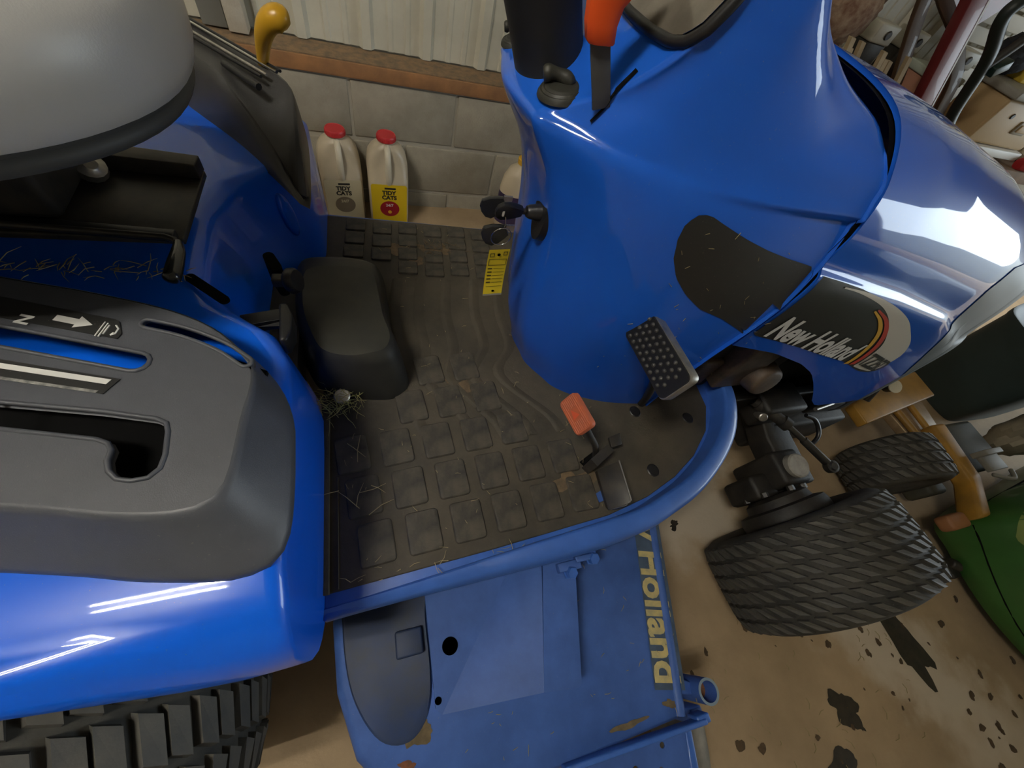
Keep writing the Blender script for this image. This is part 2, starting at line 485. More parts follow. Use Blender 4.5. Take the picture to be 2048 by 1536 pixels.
# rear body with both fenders
def prof(xb, xt, zt, r, zb, tail_z=None):
    pts = [(xb, zb), (xb + (xt - xb) * .45, zb + (zt - r - zb) * .45), (xt, zt - r)]
    for k in range(1, 6):
        a = PI / 2 * k / 5
        pts.append((xt - r * math.sin(a) if False else xt - r * (1 - math.cos(a)), zt - r * (1 - math.sin(a))))
    x0 = pts[-1][0]
    for t in (.08, .2, .35, .5, .7, 1):
        pts.append((x0 + (-0.85 - x0) * t, zt))
    return pts
FT = [  # y, base x, shoulder x, top z, radius, base z
    (0.028, -.117, -.120, .669, .018, .452), (0.05, -.114, -.119, .683, .02, .45), (0.085, -.113, -.122, .690, .02, .45), (.30, -.113, -.125, .692, .02, .45),
    (.36, -.114, -.130, .692, .02, .45), (.41, -.125, -.150, .694, .03, .46), (.46, -.150, -.205, .698, .05, .47), (.50, -.166, -.243, .70, .04, .475),
    (.56, -.172, -.250, .70, .035, .475), (.66, -.168, -.250, .70, .035, .475), (.74, -.145, -.225, .70, .04, .47), (.79, -.117, -.170, .702, .03, .46),
    (.83, -.114, -.130, .702, .02, .45), (.98, -.113, -.122, .70, .02, .45)]
ys = [0.028, .04, .05, .065, .085, .12, .16, .2, .25, .3, .33, .36, .385, .41, .435, .46, .48, .5, .53, .56, .6, .63, .66, .69, .72, .745, .77, .79, .81, .83, .87, .92, .98]
rings = []
# outer skirt of the near fender, rolling down to its lip
for y, xb_, zt, rr_, zb_ in ((-0.0135, -.126, .600, .050, .538), (-0.0125, -.121, .610, .045, .520), (-0.004, -.117, .632, .032, .497), (0.009, -.116, .653, .022, .478)):
    r = prof(xb_, xb_ - .003, zt, rr_, zb_)
    rings.append([(x, y + max(0, -.2 - x) * .12, z + max(0, -.2 - x) * .20 * (1 if y < 0 else .6)) for x, z in r])
for y in ys:
    q = lerp_table(FT, y)
    rings.append([(x, y, z + (max(0, -.2 - x) * .08 if y < .05 else 0)) for x, z in prof(*q)])
for y, dx, zt in ((1.0, .003, .69), (1.02, .006, .66), (1.04, .02, .62), (1.05, .04, .58)):
    rings.append([(x, y, z) for x, z in prof(-.117 - dx, -.122 - dx, zt, .015, .45)])
b = MB(); b.loft(rings, closed=False)
body = b.obj('rear_body', FBLUE, T, smooth=1.2)

# oval boss on the far side of the seat base
b = MB(); oc, ol, ow = Vector((-.1665, .7755, .612)), Vector((.013, -.006, -.065)).normalized(), Vector((.037, .031, -.032))
on_ = ol.cross(ow).normalized(); on_ = on_ if on_.x > 0 else -on_
ow = on_.cross(ol).normalized()
b.loft([[oc + ol * .044 * k * math.cos(a) + ow * .0135 * k * math.sin(a) + on_ * h for a in [i * 2 * PI / 28 for i in range(28)]] for k, h in ((1.12, -.006), (1.05, .002), (.95, .005), (.75, .0062), (.4, .0066), (.05, .0066))], True, False, True)
b.obj('oval_boss', FBLUE, T, smooth=1.4)
# right hand lever console: shell lofted from rim to flat top, slotted top plate
O0 = [(-.80, .235), (-.364, .130), (-.25, .098), (-.181, .084), (-.150, .085), (-.130, .094), (-.119, .118), (-.116, .16), (-.117, .22), (-.120, .262), (-.134, .305), (-.160, .345), (-.196, .382), (-.25, .415), (-.35, .452), (-.449, .478), (-.80, .570)]
O1 = [(-.80, .275), (-.364, .175), (-.25, .145), (-.205, .138), (-.180, .140), (-.166, .149), (-.158, .168), (-.155, .20), (-.152, .24), (-.147, .275), (-.150, .303), (-.168, .333), (-.200, .366), (-.25, .395), (-.33, .423), (-.42, .448), (-.80, .555)]
def console_ring(t, z, n=90):
    a = resample(cr([(x, y) + (0,) for x, y in O0], 6), n, False)
    c = resample(cr([(x, y) + (0,) for x, y in O1], 6), n, False)
    return [(p.x + (q.x - p.x) * t, p.y + (q.y - p.y) * t, z) for p, q in zip(a, c)]
rr = [console_ring(-.03, .684), console_ring(-.06, .690), console_ring(-.03, .697), console_ring(.03, .701), console_ring(.16, .707), console_ring(.45, .722), console_ring(.72, .739), console_ring(.9, .752), console_ring(.985, .7588), console_ring(1.06, .7598)]
b = MB(); b.loft(rr, closed=False)
console = b.obj('lever_console', CONS, T, smooth=1.0)
def stadium(path, wdt, n=6):
    P = [Vector((p[0], p[1], 0)) for p in path]
    L, R = [], []
    for i, p in enumerate(P):
        t = (P[min(i + 1, len(P) - 1)] - P[max(i - 1, 0)]).normalized()
        nn = Vector((-t.y, t.x, 0))
        L.append(p + nn * wdt); R.append(p - nn * wdt)
    out = list(R)
    t = (P[-1] - P[-2]).normalized(); a0 = math.atan2(t.y, t.x)
    out += [P[-1] + Vector((math.cos(a0 + k * PI / n - PI / 2), math.sin(a0 + k * PI / n - PI / 2), 0)) * wdt for k in range(1, n)]
    out += L[::-1]
    t = (P[0] - P[1]).normalized(); a0 = math.atan2(t.y, t.x)
    out += [P[0] + Vector((math.cos(a0 + k * PI / n - PI / 2), math.sin(a0 + k * PI / n - PI / 2), 0)) * wdt for k in range(1, n)]
    return [(p.x, p.y) for p in out]
slotA = stadium(cr([(-.263, .371, 0), (-.225, .357, 0), (-.185, .334, 0), (-.157, .309, 0)], 5), .0065)
slotB = stadium([(-.62, .436), (-.263, .3165)], .0125)
slotC = [(-.80, .375), (-.365, .276), (-.28, .2565), (-.232, .2425), (-.222, .236), (-.219, .226), (-.217, .200), (-.219, .186), (-.227, .1775), (-.240, .1765), (-.252, .180), (-.260, .189), (-.2635, .200), (-.2625, .211), (-.267, .219), (-.277, .2245), (-.365, .248), (-.80, .347)]
top_out = [(p[0], p[1]) for p in console_ring(1.03, 0, 90)]
ctop = plate('console_top', [top_out, slotA, slotB, slotC], .7555, .008, CONS, None, 0.0022)
ctop.parent = console
def rimband(path_outline, name):
    b = MB(); P = [(p[0], p[1], .7598) for p in path_outline]
    b.tube(P + [P[0]], .0026, 6, False); o = b.obj(name, CONS, None, smooth=1.5); o.parent = console
rimband(slotA, 'slot_lip'); rimband(slotB, 'slot_lip'); rimband([p for p in slotC if p[0] > -.6], 'slot_lip')
b = MB(); b.prism([(-.78, .34), (-.21, .17), (-.205, .25), (-.78, .385)], .715, .722)
b.prism([(-.275, .36), (-.15, .295), (-.145, .32), (-.265, .385)], .715, .722)
o = b.obj('slot_backing', VOID, None); o.parent = console  # black sheets put under the slots as the darkness of the openings
# console decals
def ribbon_decal(pts, z, material, name, parent, t=.0006):
    b = MB(); b.prism(pts, z, z + t); o = b.obj(name, material, None); o.parent = parent; return o
def put_text(s, origin, ux, uy, size, material, name, parent, z=None, shear=0, offset=0, space=1.0):
    vs, fs = text_mesh(s, size, shear, offset, space)
    b = MB()
    o0, ux, uy = Vector(origin), Vector(ux), Vector(uy)
    b.add([o0 + ux * v.x + uy * v.y for v in vs], fs)
    o = b.obj(name, material, None)
    if parent is not None: o.parent = parent
    return o
Zt = .7603
sl = Vector((-.357, .1195, 0)).normalized()      # slot direction, pointing to the rear
n2 = Vector((-sl.y, sl.x, 0)) * -1               # towards the machine centre
ddir = -sl
d1 = ribbon_decal([(-.286, .349), (-.2835, .3565), (-.289, .374), (-.294, .378), (-.60, .478), (-.612, .452)], Zt, DECALK, 'shift_decal', console)
b = MB()
c0 = Vector((-.348, .3815, Zt + .0009)); pp_ = Vector((ddir.y * -1, ddir.x, 0))
b.add([c0 + pp_ * .004, c0 - pp_ * .004, c0 - pp_ * .004 + ddir * .022, c0 + pp_ * .004 + ddir * .022], [(0, 1, 2, 3)])
b.add([c0 + ddir * .022 + pp_ * .0085, c0 + ddir * .022 - pp_ * .0085, c0 + ddir * .038], [(0, 1, 2)])
b.obj('printed_arrow', WHITEP, None).parent = console
put_text('N', (-.377, .388, Zt + .0009), pp_ * -1, ddir, .018, WHITEP, 'printed_letter', console, offset=.0006)
b = MB()
for a, c in (((-.3065, .3535), (-.3015, .3735)), ((-.3035, .3525), (-.2985, .3715)), ((-.300, .356), (-.2965, .3685))):
    b.tube([(*a, Zt + .001), (*c, Zt + .001)], .0008, 5)
b.tube([(x, y, Zt + .001) for x, y in ((-.2905, .368), (-.2875, .363), (-.289, .356), (-.293, .354))], .0009, 5)
b.tube([(x, y, Zt + .001) for x, y in ((-.293, .354), (-.2905, .3575))], .0009, 5)
b.obj('printed_symbol', WHITEP, None).parent = console
d2 = ribbon_decal([(-.272, .294), (-.283, .2765), (-.60, .3675), (-.60, .396)], Zt, DECALK, 'gate_decal', console)
ribbon_decal([(-.279, .2935), (-.2825, .288), (-.60, .3815), (-.60, .387)], Zt + .0009, WHITEP, 'printed_stripe', console, .0003)
ribbon_decal([(-.287, .2805), (-.289, .2778), (-.60, .3675), (-.60, .3715)], Zt + .0009, mat('worn_grey_print', (.35, .34, .31), .7, col2=(.12, .12, .115), vscale=90), 'worn_stripe', console, .0003)

# left hand console
OL = [(-.80, 1.36), (-.42, 1.10), (-.338, .985), (-.234, .862), (-.150, .740), (-.118, .690), (-.109, .690), (-.108, .72), (-.111, .80), (-.118, .90), (-.135, .98), (-.175, 1.04), (-.25, 1.10), (-.32, 1.18), (-.50, 1.34), (-.80, 1.55)]
OLt = [(-.80, 1.36), (-.40, 1.09), (-.325, 1.00), (-.235, .895), (-.165, .800), (-.125, .720), (-.113, .700), (-.112, .722), (-.115, .79), (-.122, .87), (-.146, .925), (-.19, .965), (-.25, 1.02), (-.31, 1.10), (-.48, 1.26), (-.80, 1.50)]
def lring(t, f):
    a = resample(cr([(x, y, 0) for x, y in OL], 5), 80, False); c = resample(cr([(x, y, 0) for x, y in OLt], 5), 80, False)
    return [(p.x + (q.x - p.x) * t, p.y + (q.y - p.y) * t, .695 + (min(.80, .70 + max(0, (p.y - .70)) * .62) - .695) * f) for p, q in zip(a, c)]
b = MB(); b.loft([lring(-.05, -.02), lring(0, .1), lring(.25, .45), lring(.6, .8), lring(.9, .97), lring(1.1, 1.0)], closed=False)
r = lring(1.1, 1.0); n_ = len(r)
b.loft([[r[i] for i in range(n_ // 2 - 1, -1, -1)], [r[min(n_ - 1, n_ - n_ // 2 + i)] for i in range(n_ // 2)]], closed=False)
lcon = b.obj('left_console', LCONS, T, smooth=1.0)
def lz(y): return min(.80, .70 + max(0, (y - .70)) * .62) + .002
for name, m_, off, r_ in (('gate_strip', CHROME, .0, .0032), ('gate_strip', STEEL, .022, .0028), ('gate_rail', BLACK, -.008, .003), ('gate_rail', BLACK, .034, .003)):
    b = MB(); P = []
    for k in range(9):
        t = k / 8
        x, y = -.150 - .26 * t, .925 + .245 * t
        P.append((x - off * .69, y - off * .73, lz(y) + .003))
    b.tube(P, r_, 6); o = b.obj(name, m_, None, smooth=1.2); o.parent = lcon
b = MB(); b.tube([(-.175, .868, lz(.868)), (-.20, .895, lz(.895)), (-.235, .935, lz(.935))], .006, 8); b.obj('lever_slot', BLACK, None, smooth=1.2).parent = lcon
b = MB()
P = cr([(-.176, .962, .80), (-.166, .945, .835), (-.155, .930, .862), (-.142, .924, .880), (-.126, .924, .886), (-.112, .928, .880)], 4)
b.tube(P, [.0095 + .0105 * min(1, i / 15) for i in range(len(P) - 4)] + [.019, .016, .011, .003], 14)
b.obj('lever_knob', YELL, None, smooth=1.4).parent = lcon

# seat
seat_e = None
def seat_ring(s, z, n=72, xc=-.46, yc=.53, a=.285, bb=.203, shift=0):
    out = []
    for k in range(n):
        t = k * 2 * PI / n
        ex = 2 / 2.2
        cx = math.copysign(abs(math.cos(t)) ** ex, math.cos(t)); cy = math.copysign(abs(math.sin(t)) ** ex, math.sin(t))
        ax_ = a if cx > 0 else .34
        out.append((xc + ax_ * cx * s + shift, yc + bb * cy * s, z))
    return out
b = MB(); b.loft([seat_ring(.99, .955), seat_ring(1.035, .962), seat_ring(1.055, .98), seat_ring(1.06, 1.00), seat_ring(1.045, 1.025), seat_ring(1.0, 1.048), seat_ring(.9, 1.064), seat_ring(.72, 1.072), seat_ring(.4, 1.074), seat_ring(.05, 1.074)], True, False, True)
seat = b.obj('seat', SEATM, T, smooth=1.4)
b = MB(); b.loft([seat_ring(.85, .9335), seat_ring(.97, .9355), seat_ring(1.008, .940), seat_ring(1.016, .9455), seat_ring(1.012, .9505), seat_ring(1.0, .9535), seat_ring(1.005, .957), seat_ring(.97, .96)], True, True, True)
o = b.obj('seat_pan', SEATB, None, smooth=1.0); o.parent = seat
# seat platform, rails and latch
b = MB(); b.prism([(-.254, .528), (-.250, .690), (-.85, .74), (-.85, .535)], .742, .752)
b.prism([(-.252, .665), (-.250, .692), (-.80, .745), (-.80, .70)], .752, .775)
sp = b.obj('seat_platform', DARK, T, bevel=0.002)
b = MB(); b.box((-.55, .62, .85), (.34, .15, .18)); o = b.obj('suspension_box', DARK, None, bevel=.01); o.parent = sp
b = MB(); b.tube([(-.268, .512, .768), (-.70, .548, .768)], .0045, 8); b.box((-.47, .545, .757), (.42, .014, .012), Matrix.Rotation(-.083, 3, 'Z')); o = b.obj('slide_rail', BLACK, None, bevel=.0015); o.parent = sp
b = MB(); b.lathe([(.001, .014), (.008, .014), (.010, .012), (.018, .010), (.020, 0)], (-.375, .648, .768), (.5, -.35, .8), 14); o = b.obj('bolt', STEEL, None, smooth=.7); o.parent = sp
b = MB(); b.tube([(-.70, .540, .772), (-.264, .508, .772), (-.252, .503, .772), (-.247, .493, .772)], .0042, 8); o = b.obj('latch_bar', DARK, None, smooth=1.2); o.parent = sp
b = MB(); P = cr([(-.247, .497, .772), (-.244, .48, .773), (-.243, .455, .774), (-.243, .432, .774), (-.2435, .426, .774)], 4)
b.tube(P, [.0055, .006, .0065, .007, .0078, .0082, .0086, .009, .0094, .0096, .0098, .0098, .0096, .0088, .007, .005, .003][:len(P)], 12)
o = b.obj('latch_grip', mat('glossy_black_grip', (.012, .012, .01), .25, coat=.4), None, smooth=1.4); o.parent = sp

# front pedals on the seat base
b = MB(); b.prism(stadium([(-.215, .462), (-.262, .506)], .007), .699, .7025); b.obj('pedal_slot', VOID, T)
b = MB(); b.prism(stadium([(-.165, .573), (-.178, .600)], .009), .60, .662); b.obj('pedal_slot', VOID, T)
def small_pedal(root, tip, w, l, h):
    b = MB()
    R = (Vector(tip) - Vector(root)).normalized()
    b.tube([root, tip], .009, 8)
    Rm = R.to_track_quat('Z', 'Y').to_matrix()
    o = b.obj('selector_pedal', BLACK, T, smooth=.9)
    b = MB(); b.box(Vector(tip), (w, l, h), Rm); p = b.obj('pedal_pad', BLACK, None, bevel=.004); p.parent = o
    return o
b = MB(); b.loft([[(-.205 + dx, .455 + dy, .66) for dx, dy in ((0, -.012), (.0, .014), (.004, .014), (.004, -.012))], [(-.148 + dx, .447 + dy, .672) for dx, dy in ((0, -.012), (.0, .014), (.004, .014), (.004, -.012))]], True, True, True)
b.box((-.172, .452, .664), (.062, .022, .020), Matrix.Rotation(-.12, 3, 'Y') @ Matrix.Rotation(.1, 3, 'Z'))
sel = b.obj('selector_pedal', BLACK, T, bevel=.003)
b = MB(); b.prism([(-.147, .402), (-.137, .404), (-.131, .425), (-.132, .455), (-.141, .478), (-.152, .476)], .640, .678)
b.obj('pedal_pad', BLACK, None, bevel=.004).parent = sel
b = MB(); b.box((-.157, .553, .650), (.030, .018, .018)); sel2 = b.obj('selector_pedal', DARK, T, bevel=.003)
b = MB(); b.lathe([(.001, -.008), (.019, -.008), (.022, -.004), (.022, .004), (.018, .009), (.001, .009)], (-.139, .547, .655), (.9, -.2, .35), 18); b.obj('pedal_pad', BLACK, None, smooth=.7).parent = sel2

# foot pan, rim and rubber mat
ZM = .478
def pan_outline(o=0.0):
    near = [(-.118, .030 - o), (.15, .048 - o), (.417, .068 - o), (.52, .092 - o), (.61, .123 - o), (.70, .172 - o * .8), (.775, .228 - o * .7), (.82, .30)]
    return near + [(.82, 2 * .505 - .30)] + [(x, 2 * .505 - y) for x, y in near[::-1][1:]]
b = MB(); b.prism(pan_outline(), .448, .470)
pan = b.obj('foot_pan', PBLUE, T, bevel=.006)
def rim(path, name, far=False):
    P = resample(cr([(*p, 0) for p in path], 6), 48, False)
    rings = []
    for i, p in enumerate(P):
        t = (P[min(i + 1, 47)] - P[max(i - 1, 0)]).normalized(); nn = Vector((-t.y, t.x, 0)) * (-1 if far else 1)
        g = min(1, i / 22); g = g * g * (3 - 2 * g)
        zt = .472 + .052 * g; w0 = .010 + .012 * g
        if far: zt = .474 + .05 * max(0, (i - 26) / 22); w0 = .004 + .012 * max(0, (i - 26) / 22)
        sec = [(-w0 * .9, .445), (-w0 * .62, zt - .008), (-w0 * .5, zt - .002), (-w0 * .3, zt), (w0 * .75, zt - .004), (w0 * 1.05, zt - .009), (w0 * 1.25, zt - .022), (w0 * 1.3, .440)]
        rings.append([(p.x - nn.x * s, p.y - nn.y * s, z) for s, z in sec])
    b = MB(); b.loft(rings, True, True, True)
    o = b.obj(name, PBLUE, None, smooth=.8); o.parent = pan
    return o
rim([(-.117, .043), (.15, .058), (.417, .076), (.52, .100), (.605, .131), (.69, .182), (.755, .240), (.797, .310), (.806, .370), (.80, .42)], 'pan_rim')
rim([(x, 2 * .505 - y) for x, y in [(-.117, .043), (.15, .058), (.417, .076), (.52, .100), (.605, .131), (.69, .182), (.755, .240), (.797, .310), (.806, .370), (.80, .42)]], 'pan_rim', True)
mo = [(-.119, .066), (.15, .080), (.40, .098), (.50, .118), (.585, .148), (.66, .188), (.725, .242), (.762, .305), (.765, .36)]
mo = mo + [(x, 2 * .505 - y + (.022 if x < .45 else 0)) for x, y in mo[::-1]]
b = MB(); b.prism(mo, .468, ZM - .003)
fm = b.obj('floor_mat', MATR, T, bevel=.0025)
# raised edge at the rear, ribs down the middle
b = MB(); b.box((-.1135, .23, ZM + .0005), (.014, .33, .010)); b.box((-.094, .16, ZM - .002), (.002, .18, .004))
b.obj('mat_edge', MATR, None, bevel=.003).parent = fm
for x0, xa, xb in ((.030, .020, .055), (.085, .078, .150), (.150, .128, .205), (.222, .180, .262), (.285, .240, .330)):
    b = MB()
    P = cr([(x0 + .01, .735, ZM - .003), (x0 - .006, .62, ZM - .003), (x0 - .002, .52, ZM - .003), (xa, .44, ZM - .003), (xb, .33, ZM - .003), (xb + .02, .285, ZM - .003)], 5)
    b.loft([[(p.x - .009, p.y, ZM - .004) for p in P], [(p.x - .003, p.y, ZM + .0012) for p in P], [(p.x + .003, p.y, ZM + .0014) for p in P], [(p.x + .020, p.y, ZM - .0035) for p in P]], closed=False)
    b.obj('mat_rib', MATR, None, smooth=1.0).parent = fm
padm = MB(); rp = rrect(.056, .070, .007, 3)
padm.loft([[(x * 1.06, y * 1.05, -.004) for x, y in rp], [(x * 1.0, y * 1.0, .0022) for x, y in rp], [(x * .95, y * .96, .0034) for x, y in rp]], True, False, True)
proto = None
def put_pad(x, y, rz, s=1.0, sy=None):
    global proto
    if proto is None: o = proto = padm.obj('mat_pad', PADM, None, smooth=.6)
    else: o = proto.copy(); C.objects.link(o)
    o.parent = fm; o.location = (x, y, ZM - .002); o.rotation_euler = (0, 0, rz); o.scale = (s, sy or s, 1)
for j in range(5):
    for i in range(6):
        x = -.035 + .0785 * i - (.017 * j if j < 3 else .034 + .034 * (j - 2) - .07 * (j > 2)); y = .128 + .082 * j + .055 * (x + .035)
        if x < -.075 or x > .385 or (j >= 3 and (x < -.02 or x > .26)) or (j == 4 and x > .18): continue
        if j >= 2 and x > .33 - .03 * j: continue
        put_pad(x, y, .07 + .02 * j - .015 * i)
for j in range(4):
    for i in range(6):
        x = -.046 + .066 * i - .004 * j; y = .930 - .050 * j - .040 * (x + .035) - (.006 if i % 2 else 0)
        if x > .285 or (j == 3 and x < .06): continue
        put_pad(x, y, -.06, .84, .62)
for x, y in ((.553, .312), (.690, .280), (.538, .170)):
    b = MB(); b.lathe([(.001, .0018), (.0125, .0018), (.0145, .0004), (.0145, -.002)], (x, y, ZM - .003), (0, 0, 1), 20); b.obj('mat_plug', BLACK, None, smooth=.6).parent = fm
# shaped boot over the pedal shaft
CB = [(-.168, .755), (-.100, .772), (-.030, .766), (.006, .745), (.014, .70), (.019, .60), (.024, .52), (.044, .448), (.032, .413), (.0, .400), (-.06, .408), (-.11, .425), (-.135, .455), (-.165, .54), (-.175, .64)]
CT = [(-.140, .665), (-.095, .678), (-.05, .676), (-.016, .665), (-.003, .64), (.003, .58), (.008, .52), (.020, .465), (.008, .434), (-.022, .424), (-.06, .424), (-.098, .436), (-.118, .462), (-.140, .53), (-.146, .60)]
def cbr(t, z):
    a = cr([(*p, 0) for p in CB], 5, True); c = cr([(*p, 0) for p in CT], 5, True)
    return [(p.x + (q.x - p.x) * t, p.y + (q.y - p.y) * t, z) for p, q in zip(a, c)]
b = MB(); b.loft([cbr(-.06, .474), cbr(0, .484), cbr(.2, .51), cbr(.5, .548), cbr(.78, .574), cbr(1.0, .588), cbr(1.3, .595), cbr(1.9, .599), cbr(2.6, .600)][:7], True, False, False)
rr = cbr(1.3, .595); cx = sum(p[0] for p in rr) / len(rr); cy = sum(p[1] for p in rr) / len(rr)
def shrink(k, z): return [(cx + (p[0] - cx) * k, cy + (p[1] - cy) * k, z) for p in rr]
b.loft([rr, shrink(.8, .598), shrink(.5, .600), shrink(.15, .6005)], True, False, True)
boot = b.obj('pedal_boot', BOOT, T, smooth=1.3)
b = MB(); b.lathe([(.001, .006), (.013, .006), (.015, .004), (.015, 0)], (-.083, .405, .492), (0, -.25, 1), 20); b.obj('boot_fastener', STEEL, None, smooth=.6).parent = boot

# dash cowl
COWL = [  # z: rear x, A(x,hw) B C D, F x
    (.462, .304, .318, .074, .380, .134, .480, .172, .592, .190, .60),
    (.50, .294, .310, .076, .374, .136, .472, .174, .588, .194, .60),
    (.60, .262, .280, .080, .350, .138, .460, .182, .575, .205, .60),
    (.73, .248, .264, .086, .328, .148, .440, .198, .565, .221, .60),
    (.85, .236, .250, .091, .318, .154, .440, .203, .590, .222, .60),
    (.93, .206, .222, .095, .302, .156, .440, .197, .597, .211, .60),
    (.975, .176, .194, .095, .288, .153, .440, .189, .597, .199, .60),
    (.990, .167, .186, .094, .284, .150, .440, .185, .597, .194, .60),
    (.998, .168, .186, .092, .286, .147, .440, .186, .597, .201, .60),
    (1.003, .178, .194, .088, .290, .145, .440, .184, .597, .200, .60),
    (1.018, .212, .218, .094, .298, .146, .440, .178, .597, .193, .60),
    (1.042, .246, .250, .108, .312, .149, .440, .171, .597, .180, .60),
    (1.075, .268, .272, .128, .325, .152, .440, .161, .582, .136, .605),
    (1.10, .280, .284, .140, .335, .153, .425, .155, .505, .130, .560),
    (1.12, .288, .292, .144, .342, .153, .410, .152, .460, .126, .505),
    (1.14, .296, .301, .148, .350, .153, .395, .149, .425, .120, .465),
    (1.18, .312, .317, .150, .346, .149, .366, .143, .385, .105, .425),
    (1.215, .326, .332, .146, .348, .142, .362, .128, .372, .09, .388),
    (1.235, .335, .340, .136, .348, .128, .356, .11, .362, .06, .370)]
def cowl_ring(row, n=6):
    z, xr, ax_, ay, bx, by, cx_, cy_, dx, dy, fx = row
    k0, k1 = (.55, .45) if z < .93 else (.78, .22)
    lo = (xr + (ax_ - xr) * k0 * .9, ay * k0); hi = (ax_ + (bx - ax_) * k1, ay + (by - ay) * k1 * 1.15)
    tight = [(cx_ + (dx - cx_) * .86, cy_ + (dy - cy_) * .86), (dx, dy), (dx - .002, dy * .94)] if z < 1.06 else [(cx_ + (dx - cx_) * .6, cy_ + (dy - cy_) * .55), (dx, dy), (dx + (fx - dx) * .5, dy * .62)]
    half = [(xr, 0), lo, (ax_, ay), hi, (bx, by), (cx_, cy_)] + tight + [(fx, 0)]
    full = half + [(x, -y) for x, y in half[-2:0:-1]]
    pts = cr([(x, -y, 0) for x, y in full], n, True)
    def off(x): return .036 * max(0, min(1, (.36 - x) / .16)) + (.02 * max(0, (.40 - x) / .1) * max(0, (.56 - z) / .1) if z < .56 else 0)
    return [(p.x, YC + p.y + off(p.x), z) for p in pts]
def dense(tab, n=4):
    P = []
    for i in range(len(tab) - 1):
        k = n if tab[i + 1][0] - tab[i][0] > .012 else 2
        for q in range(k):
            t = q / k
            p0, p1, p2, p3 = tab[max(0, i - 1)], tab[i], tab[i + 1], tab[min(len(tab) - 1, i + 2)]
            row = []
            for a0, a1, a2, a3 in zip(p0, p1, p2, p3):
                h = p2[0] - p1[0]
                m1 = (a2 - a0) / max(1e-6, p2[0] - p0[0]) * h; m2 = (a3 - a1) / max(1e-6, p3[0] - p1[0]) * h
                row.append((2 * t ** 3 - 3 * t ** 2 + 1) * a1 + (t ** 3 - 2 * t ** 2 + t) * m1 + (-2 * t ** 3 + 3 * t ** 2) * a2 + (t ** 3 - t ** 2) * m2)
            row[0] = p1[0] + (p2[0] - p1[0]) * t
            P.append(row)
    P.append(list(tab[-1]))
    return P
b = MB(); b.loft([cowl_ring(r) for r in dense(COWL)], True, False, True)
cowl = b.obj('dash_cowl', BLUE, T, smooth=1.2)

# hood
ZB = [(.60, .745), (.73, .718), (.85, .675), (.93, .633), (1.0, .58), (1.06, .53), (1.12, .475), (1.18, .435), (1.4, .43)]
HOOD = [
    (.600, [(.215, 0), (.225, .86), (.2235, .915), (.2125, .935), (.207, .99), (.183, 1.045), (.12, 1.093), (0, 1.104)]),
    (.72, [(.221, 0), (.229, .84), (.2275, .893), (.2165, .913), (.210, .972), (.185, 1.03), (.118, 1.079), (0, 1.09)]),
    (.85, [(.227, 0), (.231, .815), (.2295, .868), (.2185, .888), (.211, .951), (.185, 1.008), (.113, 1.059), (0, 1.071)]),
    (1.1, [(.234, 0), (.233, .75), (.2305, .806), (.219, .828), (.211, .90), (.183, .958), (.105, 1.011), (0, 1.025)]),
    (1.30, [(.235, 0), (.229, .66), (.2235, .72), (.211, .745), (.197, .835), (.174, .898), (.10, .958), (0, .978)]),
    (1.385, [(.232, 0), (.224, .61), (.216, .68), (.203, .71), (.189, .805), (.166, .872), (.095, .935), (0, .955)])]
def hood_rows(x):
    for (xa, ra), (xb, rb) in zip(HOOD, HOOD[1:]):
        if x <= xb + 1e-9:
            t = (x - xa) / (xb - xa)
            rows = [(p[0] + (q[0] - p[0]) * t, p[1] + (q[1] - p[1]) * t) for p, q in zip(ra, rb)]
            break
    zb = lerp_table(ZB, x)[0]
    rows[0] = (rows[0][0], zb)
    return rows
def hood_ring(x, s=1.0, xx=None, n=7):
    rows = hood_rows(x)
    zc = .72
    half = [(YC - h * s, zc + (z - zc) * s) for h, z in rows]
    full = half + [(2 * YC - y, z) for y, z in half[-2::-1]]
    pts = cr([(y, z, 0) for y, z in full], n)
    return [(x if xx is None else xx, p.x, p.y) for p in pts]
b = MB()
xs = [.6035, .61, .64] + [.67 + .025 * k for k in range(29)]
xs = [x for x in xs if x < 1.385]
b.loft([hood_ring(.604, .985), hood_ring(.6045, .996)] + [hood_ring(x) for x in xs] + [hood_ring(1.378)], closed=False)
hood = b.obj('hood', BLUE, T, smooth=1.2)
b = MB(); b.loft([hood_ring(1.38, .997, 1.372), hood_ring(1.38, 1.004, 1.380), hood_ring(1.38, 1.0, 1.395), hood_ring(1.38, .975, 1.425), hood_ring(1.38, .93, 1.45), hood_ring(1.38, .85, 1.465)], closed=False)
b.obj('front_grille', GRILLE, T, smooth=1.0)
b = MB(); b.loft([hood_ring(1.38, .85, 1.464), hood_ring(1.38, .5, 1.455), hood_ring(1.38, .02, 1.452)], closed=False)
b.obj('grille_screen', BLACK, T, smooth=1.0)
# black strip that stands for the shade in the gap between cowl and hood
b = MB(); b.loft([hood_ring(.6035, .982, .594), hood_ring(.6035, .978, .612)], closed=False)
b.obj('hood_gap', VOID, T)

